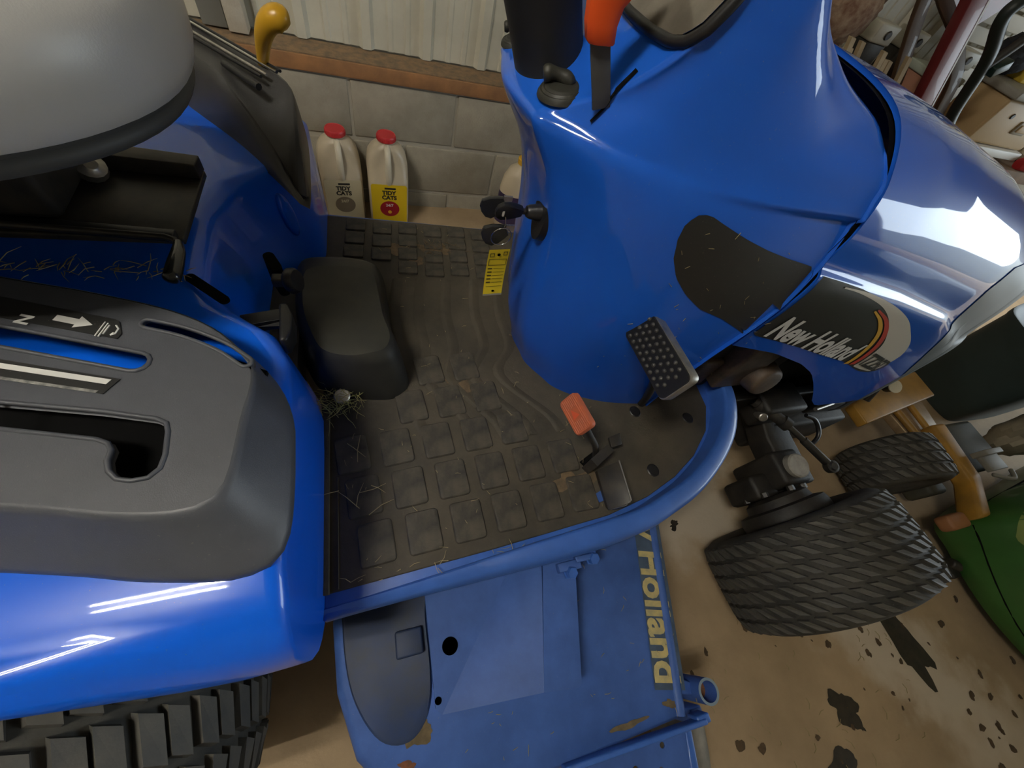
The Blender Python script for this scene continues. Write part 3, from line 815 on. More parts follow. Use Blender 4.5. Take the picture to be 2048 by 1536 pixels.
# ------------------------------------------------------------------ things fixed on cowl and hood
def bvh(o):
    bm = bmesh.new(); bm.from_mesh(o.data); t = BVHTree.FromBMesh(bm); bm.free(); return t
BC, BH = bvh(cowl), bvh(hood)
def on_side(x, z, d=.0011):
    """point on the right-hand side of cowl or hood at (x, z)"""
    for t in ((BC, BH) if x < .597 else (BH, BC)):
        h = t.ray_cast(Vector((x, -.5, z)), Vector((0, 1, 0)))
        if h[0] is not None and h[0].y < YC:
            n = h[1].copy()
            if n.y > 0: n = -n
            return h[0] + n * d
    return Vector((x, .29, z))
def on_panel(y, z, d=.001):
    h = BC.ray_cast(Vector((0, y, z)), Vector((1, 0, 0)))
    if h[0] is None: h = BC.find_nearest(Vector((.28, y, z)))
    n = h[1].copy()
    if n.x > 0: n = -n
    return h[0] + n * d
def side_patch(name, outline, material, parent, d=.0011, rings=9):
    cx = sum(p[0] for p in outline) / len(outline); cz = sum(p[1] for p in outline) / len(outline)
    o = [(p.x, p.y) for p in resample([(x, z, 0) for x, z in outline], 72)]
    b = MB()
    b.loft([[on_side(cx + (x - cx) * t, cz + (z - cz) * t, d) for x, z in o] for t in [k / rings for k in range(rings, 0, -1)]], True, False, True)
    q = b.obj(name, material, None, smooth=1.2); q.parent = parent
    return q
def smooth2(pts, n=5): return [(p.x, p.y) for p in cr([(*p, 0) for p in pts], n, True)]
# dark sweep decal, rear half on the cowl and front half on the hood
side_patch('sweep_decal', [(.364, .936), (.362, .955), (.368, .970), (.384, .974), (.410, .966), (.448, .955), (.493, .944), (.539, .935), (.590, .927), (.5905, .785), (.56, .800), (.511, .822), (.460, .837), (.423, .858), (.394, .882), (.374, .910)], DECALK, cowl)
hd = [(.610, .920), (.66, .911), (.72, .899), (.798, .878), (.907, .841), (1.014, .788), (1.09, .745), (1.150, .695), (1.165, .655), (1.150, .618), (1.09, .630), (.975, .679), (.85, .715), (.773, .739), (.680, .764), (.610, .781)]
dec = side_patch('sweep_decal', hd, DECALK, hood)
ci = [(.675, .9012), (.73, .890), (.82, .862), (.90, .822), (.975, .769), (1.012, .733), (1.028, .698), (1.032, .672), (1.030, .661)]
co = [(.675, .9035), (.75, .891), (.85, .864), (.95, .826), (1.03, .783), (1.10, .740), (1.150, .694), (1.160, .655), (1.146, .626), (1.09, .638), (1.036, .656)]
A_, B_ = resample(cr([(*p, 0) for p in ci], 5), 40, False), resample(cr([(*p, 0) for p in co], 5), 40, False)
b = MB(); b.loft([[on_side(p.x + (q.x - p.x) * t, p.y + (q.y - p.y) * t, .0016) for p, q in zip(A_, B_)] for t in (0, .2, .4, .6, .8, 1)], closed=False)
b.obj('cream_sweep', DECALW, None, smooth=1.2).parent = hood
gsd = side_patch('grille_side', [(1.374, .560), (1.275, .672), (1.203, .757), (1.160, .826), (1.118, .885), (1.135, .925), (1.20, .925), (1.30, .895), (1.374, .862), (1.374, .72)], GRILLE, hood, .0016)
def band(name, c, w0, w1, material, d=.0022):
    P = cr([(*p, 0) for p in c], 6)
    b = MB(); L, R = [], []
    for i, p in enumerate(P):
        t = (P[min(i + 1, len(P) - 1)] - P[max(i - 1, 0)]).normalized(); nn = Vector((-t.y, t.x, 0))
        wd = w0 + (w1 - w0) * i / (len(P) - 1)
        L.append(on_side(p.x + nn.x * wd, p.y + nn.y * wd, d)); R.append(on_side(p.x - nn.x * wd, p.y - nn.y * wd, d))
    b.loft([L, R], closed=False); q = b.obj(name, material, None); q.parent = hood
band('yellow_band', [(.815, .852), (.87, .825), (.925, .787), (.965, .742), (.985, .700), (.988, .672)], .0015, .008, DECALY)
band('red_band', [(.82, .855), (.885, .826), (.945, .786), (.988, .742), (1.010, .698), (1.012, .668)], .0015, .009, DECALR, .0024)
def side_text(s, o, u, v, size, material, name, shear=0, offset=0, space=1.0, d=.0026):
    vs, fs = text_mesh(s, size, shear, offset, space)
    vs, fs = subdiv_faces(vs, fs, 1)
    b = MB(); b.add([on_side(o[0] + u[0] * p.x + v[0] * p.y, o[1] + u[1] * p.x + v[1] * p.y, d) for p in vs], fs)
    q = b.obj(name, material, None); q.parent = hood
    return q
side_text('New Holland', (.634, .7835), (.76, -.225), (-.02, 1.0), .079, WHITEP, 'hood_lettering', .16, .0026, .98)
side_text('TZ25D', (1.026, .672), (.83, -.31), (.0, 1.0), .058, DECALK, 'model_lettering', .15, .0016, .92, .0030)
# ignition switch
sw0 = on_panel(.485, .857, 0)
def oval(c, rx, rz, x0, x1, m_, name, par, n=28):
    b = MB()
    b.loft([[(c.x + x0, c.y + rx * math.cos(k * 2 * PI / n), c.z + rz * math.sin(k * 2 * PI / n)) for k in range(n)],
            [(c.x + x1, c.y + rx * .9 * math.cos(k * 2 * PI / n), c.z + rz * .9 * math.sin(k * 2 * PI / n)) for k in range(n)]], True, True, True)
    q = b.obj(name, m_, None, smooth=.7)
    if par is not None: attach(q, par)
    return q
sw = oval(sw0 + Vector((.002, 0, 0)), .026, .045, .012, -.007, BLACK, 'ignition_switch', T)
b = MB(); b.lathe([(.001, .022), (.008, .022), (.010, .018), (.0125, 0)], sw0 + Vector((-.004, 0, .004)), (-1, 0, 0), 20); b.obj('switch_barrel', BLACK, None, smooth=.7).parent = sw
# instrument glass on the steep panel, with its dark frame
def panel_xyz(y, z, d):
    rows = [r for r in COWL if r[0] >= 1.018]
    t = lerp_table(rows, z)
    u = min(1.15, abs(y - (YC + .010)) / t[2])
    return Vector((t[0] + (t[1] - t[0]) * u ** 3 + .002 * u ** 8 - d, y, z + d * .4))
def panel_path(pts, d): return [on_panel(y, z, d) for y, z in pts]
gy = [(.56, 1.092), (.50, 1.091), (.45, 1.093), (.415, 1.097), (.398, 1.104), (.388, 1.118), (.384, 1.14), (.385, 1.17), (.390, 1.20), (.402, 1.212)]
gy = gy + [(2 * (YC + .005) - y, z) for y, z in gy[::-1]][:-1]
gp = resample([(*p, 0) for p in gy], 80)
b = MB(); P = [panel_xyz(p.x, p.y, .002) for p in gp]; b.tube(P + [P[0]], .0055, 8, False)
bez = b.obj('instrument_bezel', BLACK, T, smooth=1.2)
b = MB(); cxy = (.54, 1.15)
b.loft([[panel_xyz(cxy[0] + (p.x - cxy[0]) * t, cxy[1] + (p.y - cxy[1]) * t, .003) for p in gp] for t in (1.0, .95)] , True)
b.obj('bezel_inner', BLACK, None, smooth=1.2).parent = bez
b = MB(); b.loft([[panel_xyz(cxy[0] + (p.x - cxy[0]) * t, cxy[1] + (p.y - cxy[1]) * t, .0045) for p in gp] for t in (.955, .8, .6, .4, .2)], True, False, True)
b.obj('instrument_glass', GLASS, None, smooth=1.2).parent = bez
# steering column boot
c0 = on_panel(.560, 1.012, 0)
ca = Vector((-.42, -.02, .9)).normalized()
c0 = Vector((.224, .560, 1.012))
b = MB(); b.lathe([(.030, -.03), (.0455, -.02), (.0462, .003), (.0445, .006), (.0425, .010), (.0422, .04), (.0432, .09), (.0438, .16)], c0, ca, 36); b.obj('column_boot', mat('matt_black_boot', (.010, .010, .009), .6), T, smooth=.8)
# ribbed rotary knob with its wing, and the second one behind the column
def knob(y, z, s, nm):
    c = on_panel(y, z, 0); up = Vector((-.25, 0, .97)).normalized()
    b = MB(); b.lathe([(.001, .006 * s), (.017 * s, .006 * s), (.0185 * s, .0055 * s), (.021 * s, .004 * s), (.0225 * s, .0042 * s), (.0245 * s, .002 * s), (.0265 * s, .0022 * s), (.029 * s, -.001), (.030 * s, -.004)], c, up, 30)
    o = b.obj(nm, BOOT, T, smooth=.5)
    b = MB(); P = cr([c + up * .012 + Vector((-.020, .012, -.004)) * s, c + up * .010 + Vector((-.010, .010, .001)) * s, c + up * .010 + Vector((.004, .006, 0)) * s, c + up * .007 + Vector((.012, -.002, 0)) * s], 5)
    b.tube(P, [.007 * s, .0085 * s, .009 * s, .009 * s, .008 * s, .007 * s, .0065 * s, .0065 * s, .007 * s, .0075 * s, .008 * s, .008 * s, .0075 * s, .007 * s, .006 * s, .004 * s][:len(P)], 10)
    b.obj('knob_wing', BOOT, None, smooth=1.2).parent = o
knob(.486, 1.019, 1.0, 'rotary_knob')
knob(.640, 1.008, .7, 'rotary_knob')
# throttle: slot, flat strap and orange handle
q0, q1 = on_panel(.436, 1.012, .0006), on_panel(.432, 1.068, .0006)
b = MB(); P = [on_panel(.436 - .004 * k / 8, 1.013 + .054 * k / 8, .0008) for k in range(9)]
b.loft([[p + Vector((0, -.0035, 0)) for p in P], [p + Vector((0, .0035, 0)) for p in P]], closed=False); b.obj('throttle_slot', VOID, T)
b = MB(); b.loft([[(x - .0095, .431, z - .003), (x + .0095, .431, z + .003), (x + .0095, .4345, z + .003), (x - .0095, .4345, z - .003)] for x, z in ((.243, 1.028), (.235, 1.045), (.220, 1.075), (.208, 1.100), (.205, 1.13))], True, True, True)
thr = b.obj('throttle_lever', mat('grey_strap', (.075, .075, .075), .5), T, bevel=.0008)
b = MB()
def hsec(x, z, y0, y1, t): return [(x + u * t, y0 + (y1 - y0) * v, z + u * .001) for u, v in ((-1, .2), (-.6, 0), (.6, 0), (1, .2), (1, .8), (.6, 1), (-.6, 1), (-1, .8))]
b.loft([hsec(.2165, 1.081, .4265, .4390, .0125), hsec(.2155, 1.083, .4255, .4400, .0140), hsec(.211, 1.095, .4250, .4405, .0150), hsec(.2095, 1.108, .4245, .4410, .0165), hsec(.212, 1.119, .4240, .4415, .0210), hsec(.216, 1.128, .4235, .4420, .0260), hsec(.218, 1.150, .4235, .4420, .0280)], True, True, True)
b.obj('throttle_handle', ORANGE, None, smooth=.9).parent = thr

# ------------------------------------------------------------------ pedals
def pad_block(L1, L2, U1, t, material, name, parent, r=.010, corner=4):
    """pad with lower edge L1-L2 and upper corner U1 next to L1; thickness t towards the back"""
    L1, L2, U1 = Vector(L1), Vector(L2), Vector(U1)
    u = (L2 - L1); v = (U1 - L1); n = u.cross(v).normalized()
    if n.x > 0: n = -n
    Mx = Matrix.Identity(4)
    uu, vv = u.normalized(), v.normalized(); c = L1 + u / 2 + v / 2
    vv = (vv - uu * vv.dot(uu)).normalized()
    out = rrect(u.length, v.length, r, corner)
    def pt(x, y, z): return c + uu * x + vv * y + n * z
    return pt, out, u.length, v.length
pt, out, wl, hl = pad_block((.391, .342, .742), (.402, .206, .742), (.409, .347, .803), .02, None, '', None)
b = MB(); b.loft([[pt(x, y, -.017) for x, y in out], [pt(x * 1.0, y, -.001) for x, y in out], [pt(x * .985, y * .97, .001) for x, y in out]], True, True, True)
brake = b.obj('brake_pedal', STEEL, T, smooth=.6)
b = MB(); b.loft([[pt(x * .975, y * .95, -.001) for x, y in out], [pt(x * .965, y * .93, .0035) for x, y in out]], True, True, True)
bp = b.obj('pedal_rubber', BLACK, None, smooth=.5); bp.parent = brake
b = MB()
for i in range(9):
    for j in range(5):
        x = (-.5 + (i + .5 + (.25 if j % 2 else -.25)) / 9.4) * wl * .84; y = (-.5 + (j + .5) / 5) * hl * .86
        b.lathe([(.0040, .002), (.0034, .005), (.0016, .0062), (.0003, .0064)], pt(x, y, 0), pt(0, 0, 1) - pt(0, 0, 0), 8, False)
o = b.obj('rubber_studs', mat('worn_rubber_studs', (.055, .053, .05), .5), None, smooth=1.0); o.parent = brake; o['kind'] = 'stuff'
b = MB(); b.tube(cr([pt(.0, -.01, -.012), (.45, .275, .70), (.505, .300, .62), (.56, .325, .53), (.575, .33, .48)], 5), .009, 10); b.obj('pedal_arm', DARK, None, smooth=1.2).parent = brake
pt, out, wl, hl = pad_block((.303, .284, .605), (.318, .214, .605), (.318, .300, .640), .01, None, '', None, .008)
b = MB(); b.loft([[pt(x, y, -.012) for x, y in out], [pt(x, y, -.002) for x, y in out], [pt(x * .95, y * .92, .001) for x, y in out]], True, True, True)
drv = b.obj('drive_pedal', RUBO, T, smooth=.6)
b = MB()
for j in range(9):
    y = (-.5 + (j + .5) / 9) * hl * .84
    for x0, x1 in ((-.44, -.17), (.17, .44)) if 2 <= j <= 6 else ((-.44, .44),):
        p0, p1 = pt(x0 * wl, y, .0012), pt(x1 * wl, y, .0012)
        b.tube([p0, p1], .0013, 5)
o = b.obj('pedal_ribs', RUBO, None, smooth=1.0); o.parent = drv; o['kind'] = 'stuff'
b = MB(); b.add([pt(*p, .0025) for p in ((-.010, -.003), (.009, -.007), (.006, .009))], [(0, 1, 2)]); b.obj('moulded_arrow', mat('red_orange_arrow', (.62, .09, .03), .5), None).parent = drv
b = MB(); b.tube(cr([pt(.012, 0, -.010), (.365, .238, .565), (.395, .225, .52), (.41, .215, .475)], 5), .0065, 8)
b.box((.402, .205, .500), (.055, .018, .050), Matrix.Rotation(.5, 3, 'Z')); b.obj('pedal_arm', DARK, None, smooth=.8).parent = drv
b = MB(); b.prism([(.372, .212), (.415, .232), (.425, .212), (.385, .192)], ZM - .002, ZM + .0012); b.obj('mat_cutout', VOID, None).parent = fm
b = MB(); b.prism([(.383, .142), (.402, .148), (.404, .128), (.386, .124)], ZM - .002, ZM + .0010); b.obj('mat_cutout', DBLUE, None).parent = fm
b = MB(); b.prism([(.438, .245), (.468, .252), (.463, .226), (.436, .222)], .505, .512)
b.add([(.398, .186, .478), (.436, .190, .478), (.425, .104, .478), (.396, .112, .478), (.398, .186, .490), (.436, .190, .520), (.4215, .104, .532), (.392, .104, .492)],
      [(0, 1, 2, 3), (4, 5, 6, 7), (0, 1, 5, 4), (1, 2, 6, 5), (2, 3, 7, 6), (3, 0, 4, 7)])
brk = b.obj('pedal_bracket', DARK, T, bevel=.001)
b = MB(); b.tube([(.436, .190, .521), (.423, .108, .533), (.416, .103, .520), (.396, .105, .494)], .0014, 6); b.obj('worn_edge', STEEL, None).parent = brk

# ------------------------------------------------------------------ key in the switch, spare keys and tag
k0 = sw0 + Vector((-.0275, 0, .004))
KEY = thing('ignition_key', 'black headed key standing in the ignition switch of the blue tractor', 'key', tuple(k0))
b = MB(); b.box(k0 + Vector((-.006, 0, 0)), (.012, .008, .006)); b.obj('key_shank', DARK, KEY, bevel=.001)
def key_head(c, ux, uz, th, par, nm='key_head', local=False, sc_=1.0):
    c, ux, uz = Vector(c), Vector(ux).normalized(), Vector(uz).normalized(); un = ux.cross(uz)
    o = [(0, -.007), (.008, -.011), (.020, -.0155), (.032, -.0165), (.039, -.010), (.041, 0), (.039, .010), (.032, .0165), (.020, .0155), (.008, .011), (0, .007)]
    b = MB()
    b.loft([[c + (ux * x * .94 + uz * z * .92) * sc_ - un * th for x, z in o], [c + (ux * x + uz * z) * sc_ - un * th * .6 for x, z in o], [c + (ux * x + uz * z) * sc_ + un * th * .6 for x, z in o], [c + (ux * x * .94 + uz * z * .92) * sc_ + un * th for x, z in o]], True, True, True)
    return b.obj(nm, BLACK, par, smooth=.7)
key_head(k0 + Vector((-.006, 0, 0)), (-1, -.05, -.02), (.0, -.35, 1), .0045, KEY)
b = MB(); b.prism(stadium([(k0.x - .036, 0), (k0.x - .036, .011)], .0016, 5), 0, .0008)
b.v = [(x, k0.y - .0056 - z - .0012, k0.z - .004 + y) for x, y, z in b.v]
b.obj('key_eyelet', DECALW, KEY)
rc = Vector((.181, .470, .826))
b = MB(); b.tube([rc + Vector((.0155 * math.cos(a), -.003 * math.sin(a), .0175 * math.sin(a))) for a in [k * 2 * PI / 28 for k in range(29)]], .0008, 6); b.obj('split_ring', CHROME, KEY, smooth=1.2)
b = MB(); b.tube([(.182, .474, .858), (.184, .472, .848), (.182, .470, .842)], .0006, 5); b.obj('ring_link', CHROME, KEY)
for i, (c, ux, uz, lab) in enumerate((((.196, .492, .822), (-.8, .1, -.45), (.45, -.2, -.8), 'black headed spare key hanging behind the wire ring above the yellow tag'),
                                     ((.200, .540, .838), (-.75, .1, -.5), (.5, -.2, -.75), 'black headed spare key hanging highest, left of the key in the switch'))):
    t = thing('spare_key', lab, 'key', c, 'spare keys hanging from the ignition key ring')
    key_head(c, ux, uz, .005, t, sc_=1.0)
    b = MB(); b.box(Vector(c) + Vector((.004, 0, .004)), (.014, .004, .010)); b.obj('key_blade', STEEL, t)
TAGM = mat('yellow_card_tag', (.78, .60, .025), .5, var=.05)
tg = thing('key_tag', 'yellow paper key tag hanging from the ring on the ignition key', 'tag', (.185, .470, .80))
def tag_pt(u, v, d=0):   # u across 0..1, v down 0..1
    bend = .004 * math.sin(v * 3)
    return Vector((.167 + .033 * u + .004 * v, .468 - .006 * v + bend - d, .802 + .003 * u - .094 * v))
b = MB(); G = [[tag_pt(u / 4, v / 8) for u in range(5)] for v in range(9)]
b.loft(G, closed=False); b.loft([[p + Vector((0, .0006, 0)) for p in r] for r in G], closed=False)
b.obj('tag_card', TAGM, tg, smooth=1.0)
def tag_strip(u0, v0, u1, v1, m_, nm):
    b = MB(); b.add([tag_pt(u0, v0, .0008), tag_pt(u1, v0, .0008), tag_pt(u1, v1, .0008), tag_pt(u0, v1, .0008)], [(0, 1, 2, 3)]); return b
INK = mat('black_tag_print', (.06, .05, .01), .6)
b = MB()
for u0, v0, u1, v1 in [(.08, .07, .30, .085), (.08, .14, .30, .155), (.08, .07, .11, .155), (.27, .07, .30, .155), (.72, .04, .92, .055), (.72, .11, .92, .125), (.72, .04, .75, .125), (.89, .04, .92, .125),
                       (.06, .20, .94, .212), (.06, .33, .94, .342), (.06, .20, .085, .342), (.915, .20, .94, .342)] + [(.08, .40 + .075 * k, .30, .425 + .075 * k) for k in range(5)] + [(.36, .412 + .075 * k, .92, .420 + .075 * k) for k in range(5)] + [(.10, .80, .92, .807)]:
    q = tag_strip(u0, v0, u1, v1, INK, ''); b.add(q.v, q.f)
o = b.obj('printed_lines', INK, tg); o['kind'] = 'stuff'
b = MB(); b.lathe([(.001, .0004), (.0028, .0004)], tag_pt(.5, .10, .0009), (0, -1, 0), 12); b.obj('punched_hole', VOID, tg)
b = MB(); b.lathe([(.001, .0004), (.0026, .0004)], tag_pt(.5, .90, .0009), (0, -1, 0), 12); b.obj('punched_hole', VOID, tg)
b = MB(); b.add([tag_pt(0, .965, .0009), tag_pt(1, .965, .0009), tag_pt(1, 1.0, .0009), tag_pt(0, 1.0, .0009)], [(0, 1, 2, 3)]); b.obj('tag_hem', mat('grey_tag_edge', (.3, .29, .25), .6), tg)

# ------------------------------------------------------------------ wheels
def tyre_prof(R, W):
    h = W / 2
    return [(.52 * R, -.74 * h), (.60 * R, -.90 * h), (.74 * R, -.99 * h), (.86 * R, -.985 * h), (.925 * R, -.92 * h), (.955 * R, -.80 * h), (.97 * R, -.55 * h), (.975 * R, -.2 * h),
            (.975 * R, .2 * h), (.97 * R, .55 * h), (.955 * R, .80 * h), (.925 * R, .92 * h), (.86 * R, .985 * h), (.74 * R, .99 * h), (.60 * R, .90 * h), (.52 * R, .74 * h)]
def r_at(R, W, y):
    u = abs(y) / (W / 2)
    tab = [(0, .975), (.2, .975), (.55, .970), (.80, .955), (.92, .925), (.985, .86)]
    return lerp_table([(a, b_ * R) for a, b_ in tab], u)[0]
def wheel(name, c, R, W, cols, n, skew, lugw, lugl, h, par, sipe=False, hubm=None, rot=0.0, start=0.0):
    """wheel turning about the y axis; cols lugs across the tread, n around"""
    c = Vector(c); Rz = Matrix.Rotation(rot, 3, 'Z')
    b = MB(); b.lathe([(r, y) for r, y in tyre_prof(R, W)], c, Rz @ Vector((0, 1, 0)), 64, False)
    ty = b.obj(name, TIRE, par, smooth=1.0)
    b = MB()
    half = W * .46
    pitch = 2 * half / cols; dth = 2 * PI / n
    def P(th, y, up):
        y2 = max(-W * .485, min(W * .485, y)); r = r_at(R, W, y2) + up
        return c + Rz @ Vector((r * math.cos(th), y2, r * math.sin(th)))
    for i in range(cols):
        yc = -half + pitch * (i + .5)
        for k in range(n):
            th = start + dth * (k + (.5 if i % 2 else 0))
            w2 = dth * lugw / 2; l2 = pitch * lugl / 2
            sk = skew * dth * (1 if i % 2 == 0 or True else -1)
            segs = [(-1, 1)] if not sipe else [(-1, -.06), (.06, 1)]
            for s0, s1 in segs:
                def ring(up, g):
                    return [P(th + w2 * s0 * g - sk * .5, yc - l2 * g, up), P(th + w2 * s1 * g - sk * .5, yc - l2 * .75 * g, up), P(th + w2 * s1 * g + sk * .5, yc + l2 * g, up), P(th + w2 * s0 * g + sk * .5, yc + l2 * .75 * g, up)]
                b.loft([ring(-.004, 1.06), ring(h, .96)], True, False, True)
    o = b.obj('tread_lugs', LUG, None); o.parent = ty; o['kind'] = 'stuff'
    b = MB(); b.lathe([(.02, -.30 * W), (.3 * R, -.28 * W), (.46 * R, -.20 * W), (.50 * R, -.36 * W), (.54 * R, -.40 * W), (.54 * R, .40 * W), (.50 * R, .36 * W), (.46 * R, .2 * W), (.02, .22 * W)], c, Rz @ Vector((0, 1, 0)), 32)
    o = b.obj('wheel_rim', hubm or WHITEP, None, smooth=.6); o.parent = ty
    return ty
wheel('rear_tyre', (-.555, -.015, .33), .328, .30, 4, 30, .22, .86, .90, .011, T, True, start=.05)
wheel('front_tyre', (1.075, -.088, .255), .248, .235, 6, 42, .85, .60, .84, .010, T, rot=.11)

# ------------------------------------------------------------------ chassis below the hood
ENG = mat('greasy_black_iron', (.010, .009, .008), .6, col2=(.026, .021, .015), vscale=16, bump=.3, bscale=90)
BRN = mat('oily_brown_casting', (.10, .065, .04), .6, col2=(.04, .03, .02), vscale=20, bump=.3, bscale=80)
b = MB(); b.box((.95, .52, .40), (.95, .22, .20)); b.box((.80, .52, .58), (.40, .30, .26)); b.box((1.10, .55, .60), (.30, .24, .20))
b.obj('engine_block', ENG, T, bevel=.012)
b = MB(); b.box((.80, .36, .60), (.10, .06, .16)); b.lathe([(.01, .03), (.04, .03), (.045, .0), (.045, -.05)], (.86, .33, .57), (0, -1, .2), 20); b.box((.72, .38, .55), (.06, .05, .10)); b.obj('exhaust_casting', BRN, T, bevel=.008)
for y in (.36, .68):
    b = MB(); b.box((.95, y, .35), (1.0, .03, .09)); b.obj('frame_rail', ENG, T, bevel=.005)
b = MB(); b.loft([[(1.15 + dx * .05, y, z + dz * .04) for dx, dz in ((-1, -1), (1, -1), (1, 1), (-1, 1))] for y, z in ((.10, .26), (.25, .27), (.45, .33), (.60, .33), (.80, .27), (.95, .26))], True, True, True)
axle = b.obj('front_axle', ENG, T, bevel=.008)
b = MB(); b.box((1.10, .15, .25), (.10, .10, .17)); b.box((1.03, .12, .22), (.08, .07, .12)); b.box((1.16, .12, .20), (.08, .08, .10)); b.obj('steering_knuckle', ENG, None, bevel=.012).parent = axle
b = MB(); b.lathe([(.02, .03), (.07, .03), (.085, .02), (.09, 0), (.115, -.005), (.12, -.02), (.12, -.06)], (1.07, .06, .255), (-.11, 1, 0), 30); bd = b.obj('brake_drum', ENG, None, smooth=.6); bd.parent = axle
for q in range(7):
    a = q * 2 * PI / 7; b = MB(); b.lathe([(.001, .014), (.009, .014), (.010, .012), (.010, 0)], (1.07 + .078 * math.cos(a), .085, .255 + .078 * math.sin(a)), (0, 1, 0), 6); b.obj('drum_bolt', DARK, None).parent = axle
b = MB(); b.lathe([(.001, .012), (.030, .012), (.034, .008), (.034, -.02), (.030, -.05)], (1.10, .145, .345), (-.1, -.15, 1), 26); b.obj('kingpin_cap', mat('grey_kingpin_cap', (.30, .28, .24), .6, var=.2, vscale=40), None, smooth=.6).parent = axle
cyl = MB(); cyl.tube([(1.035, .345, .385), (1.115, .255, .378)], .017, 14); cyl.tube([(1.045, .335, .384), (1.06, .318, .383)], .021, 14); cyl.tube([(1.10, .272, .38), (1.115, .255, .378)], .020, 14)
stc = cyl.obj('steering_cylinder', DARK, T, smooth=.8)
b = MB(); b.tube([(1.112, .258, .378), (1.150, .208, .370)], .009, 12); b.tube([(1.150, .208, .370), (1.195, .135, .362)], .012, 12); b.obj('cylinder_rod', mat('oily_dark_steel', (.10, .095, .085), .3, .8), None, smooth=1.0).parent = stc
b = MB(); b.lathe([(.001, .013), (.010, .013), (.013, .009), (.018, .008), (.018, -.010), (.012, -.014), (.001, -.014)], (1.202, .122, .362), (-.2, -.2, 1), 20); b.obj('ball_joint', DARK, None, smooth=.6).parent = stc
b = MB(); b.tube(cr([(1.19, .275, .39), (1.22, .262, .385), (1.238, .24, .37), (1.235, .215, .355), (1.21, .20, .34), (1.19, .215, .335)], 5), .0065, 8); b.obj('hydraulic_hose', BLACK, T, smooth=1.2)
b = MB(); b.lathe([(.010, .02), (.013, .018), (.013, -.02)], (1.045, .30, .37), (-.4, -.6, .6), 12); b.obj('hose_fitting', STEEL, T, smooth=.6)
b = MB(); b.tube([(1.235, .288, .395), (1.320, .300, .395)], .006, 8); b.obj('hinge_pin', STEEL, T, smooth=1)
b = MB(); b.box((1.42, .52, .42), (.06, .44, .20)); b.box((1.34, .45, .36), (.16, .30, .06)); b.obj('front_bumper', ENG, T, bevel=.01)
b = MB(); b.box((1.33, .52, .50), (.16, .36, .12)); b.obj('battery_tray', ENG, T, bevel=.01)
b = MB(); b.box((1.30, .38, .24), (.34, .22, .16)); b.box((1.12, .34, .36), (.16, .10, .10)); b.obj('underbody_shading', ENG, T, bevel=.012)  # dark boxes added as shading under the hood
# left wheel of the rear axle and axle housing keep the machine standing
b = MB(); b.tube([(-.555, .10, .33), (-.555, .95, .33)], .06, 16); b.box((-.40, .52, .40), (.5, .26, .30)); b.obj('rear_axle', ENG, T, smooth=.7)

# ------------------------------------------------------------------ mower deck
D = thing('mower_deck', 'blue steel mower deck with yellow lettering slung under the tractor', 'mower deck', (.25, .3, 0))
ZD = .285
b = MB()
front = [(.640, .16), (.617, .08), (.519, -.287)]
dk = [(.66, .55), (.640, .16), (.617, .08), (.519, -.287), (.36, -.288), (.25, -.288), (.12, -.285), (-.03, -.255), (-.095, -.18), (-.125, -.08), (-.132, .03), (-.125, .20), (-.08, .40), (.0, .55)]
b.loft([[(x, y, .10) for x, y in dk], [(x, y, ZD - .022) for x, y in dk], [(x + (.25 - x) * .012, y + (.1 - y) * .012, ZD - .008) for x, y in dk], [(x + (.25 - x) * .04, y + (.1 - y) * .03, ZD) for x, y in dk]], True, False, True)
deck = b.obj('deck_shell', DBLUE, D, smooth=.9)
# rear left plate, its dark colour holds the shade of fender and pan
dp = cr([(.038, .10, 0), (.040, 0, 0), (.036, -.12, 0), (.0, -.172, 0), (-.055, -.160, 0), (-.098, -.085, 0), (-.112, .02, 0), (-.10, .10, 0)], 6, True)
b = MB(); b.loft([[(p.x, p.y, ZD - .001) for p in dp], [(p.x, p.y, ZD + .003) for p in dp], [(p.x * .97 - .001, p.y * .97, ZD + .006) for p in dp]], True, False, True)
b.obj('shaded_plate', mat('shaded_dirty_blue', (.010, .032, .11), .6, col2=(.026, .036, .065), vscale=12), None, smooth=.7).parent = deck
b = MB(); b.tube([(.635, .15, ZD - .006), (.612, .075, ZD - .006), (.5165, -.280, ZD - .006)], .012, 10); b.obj('front_lip', DBLUE, None, smooth=1.2).parent = deck
# belt cover: flat rear plate, sloping plate and raised front flange
ZT, ZF = .312, .360
def sheet(pts, name):
    b = MB(); n = len(pts)
    b.loft([pts, [(x, y, z - .003) for x, y, z in pts]], True, True, True)
    return b.obj(name, DBLUE, D)
q0, q1, q2, q3, q4 = (.2400, .080, ZT), (.2057, .0307, ZT), (.0504, -.149, ZT), (.0405, -.139, ZT), (.0415, .080, ZT)
f0, f1, f2 = (.286, .080, ZF), (.279, .0434, ZF), (.226, -.157, ZF)
sheet([q4, q0, q1, q2, q3], 'cover_top')
b = MB(); G = []
for k in range(13):
    t = k / 12
    A = Vector(q2).lerp(Vector(q0), t); B_ = Vector(f2).lerp(Vector(f0), t)
    G.append([A, A.lerp(B_, .5), B_])
b.loft(G, closed=False); b.loft([[p - Vector((0, 0, .003)) for p in r] for r in G], closed=False)
b.obj('cover_slope', DBLUE, D, smooth=.5)
sheet([f0, f1, f2, (.285, -.1668, ZF), (.295, -.166, ZF), (.301, -.160, ZF), (.302, -.152, ZF), (.354, .048, ZF), (.362, .080, ZF)], 'cover_flange')
b = MB(); b.box((.35, .075, .322), (.04, .01, .075)); b.box((.30, .075, .322), (.03, .01, .075)); b.obj('cover_stay', DBLUE, D, bevel=.002)
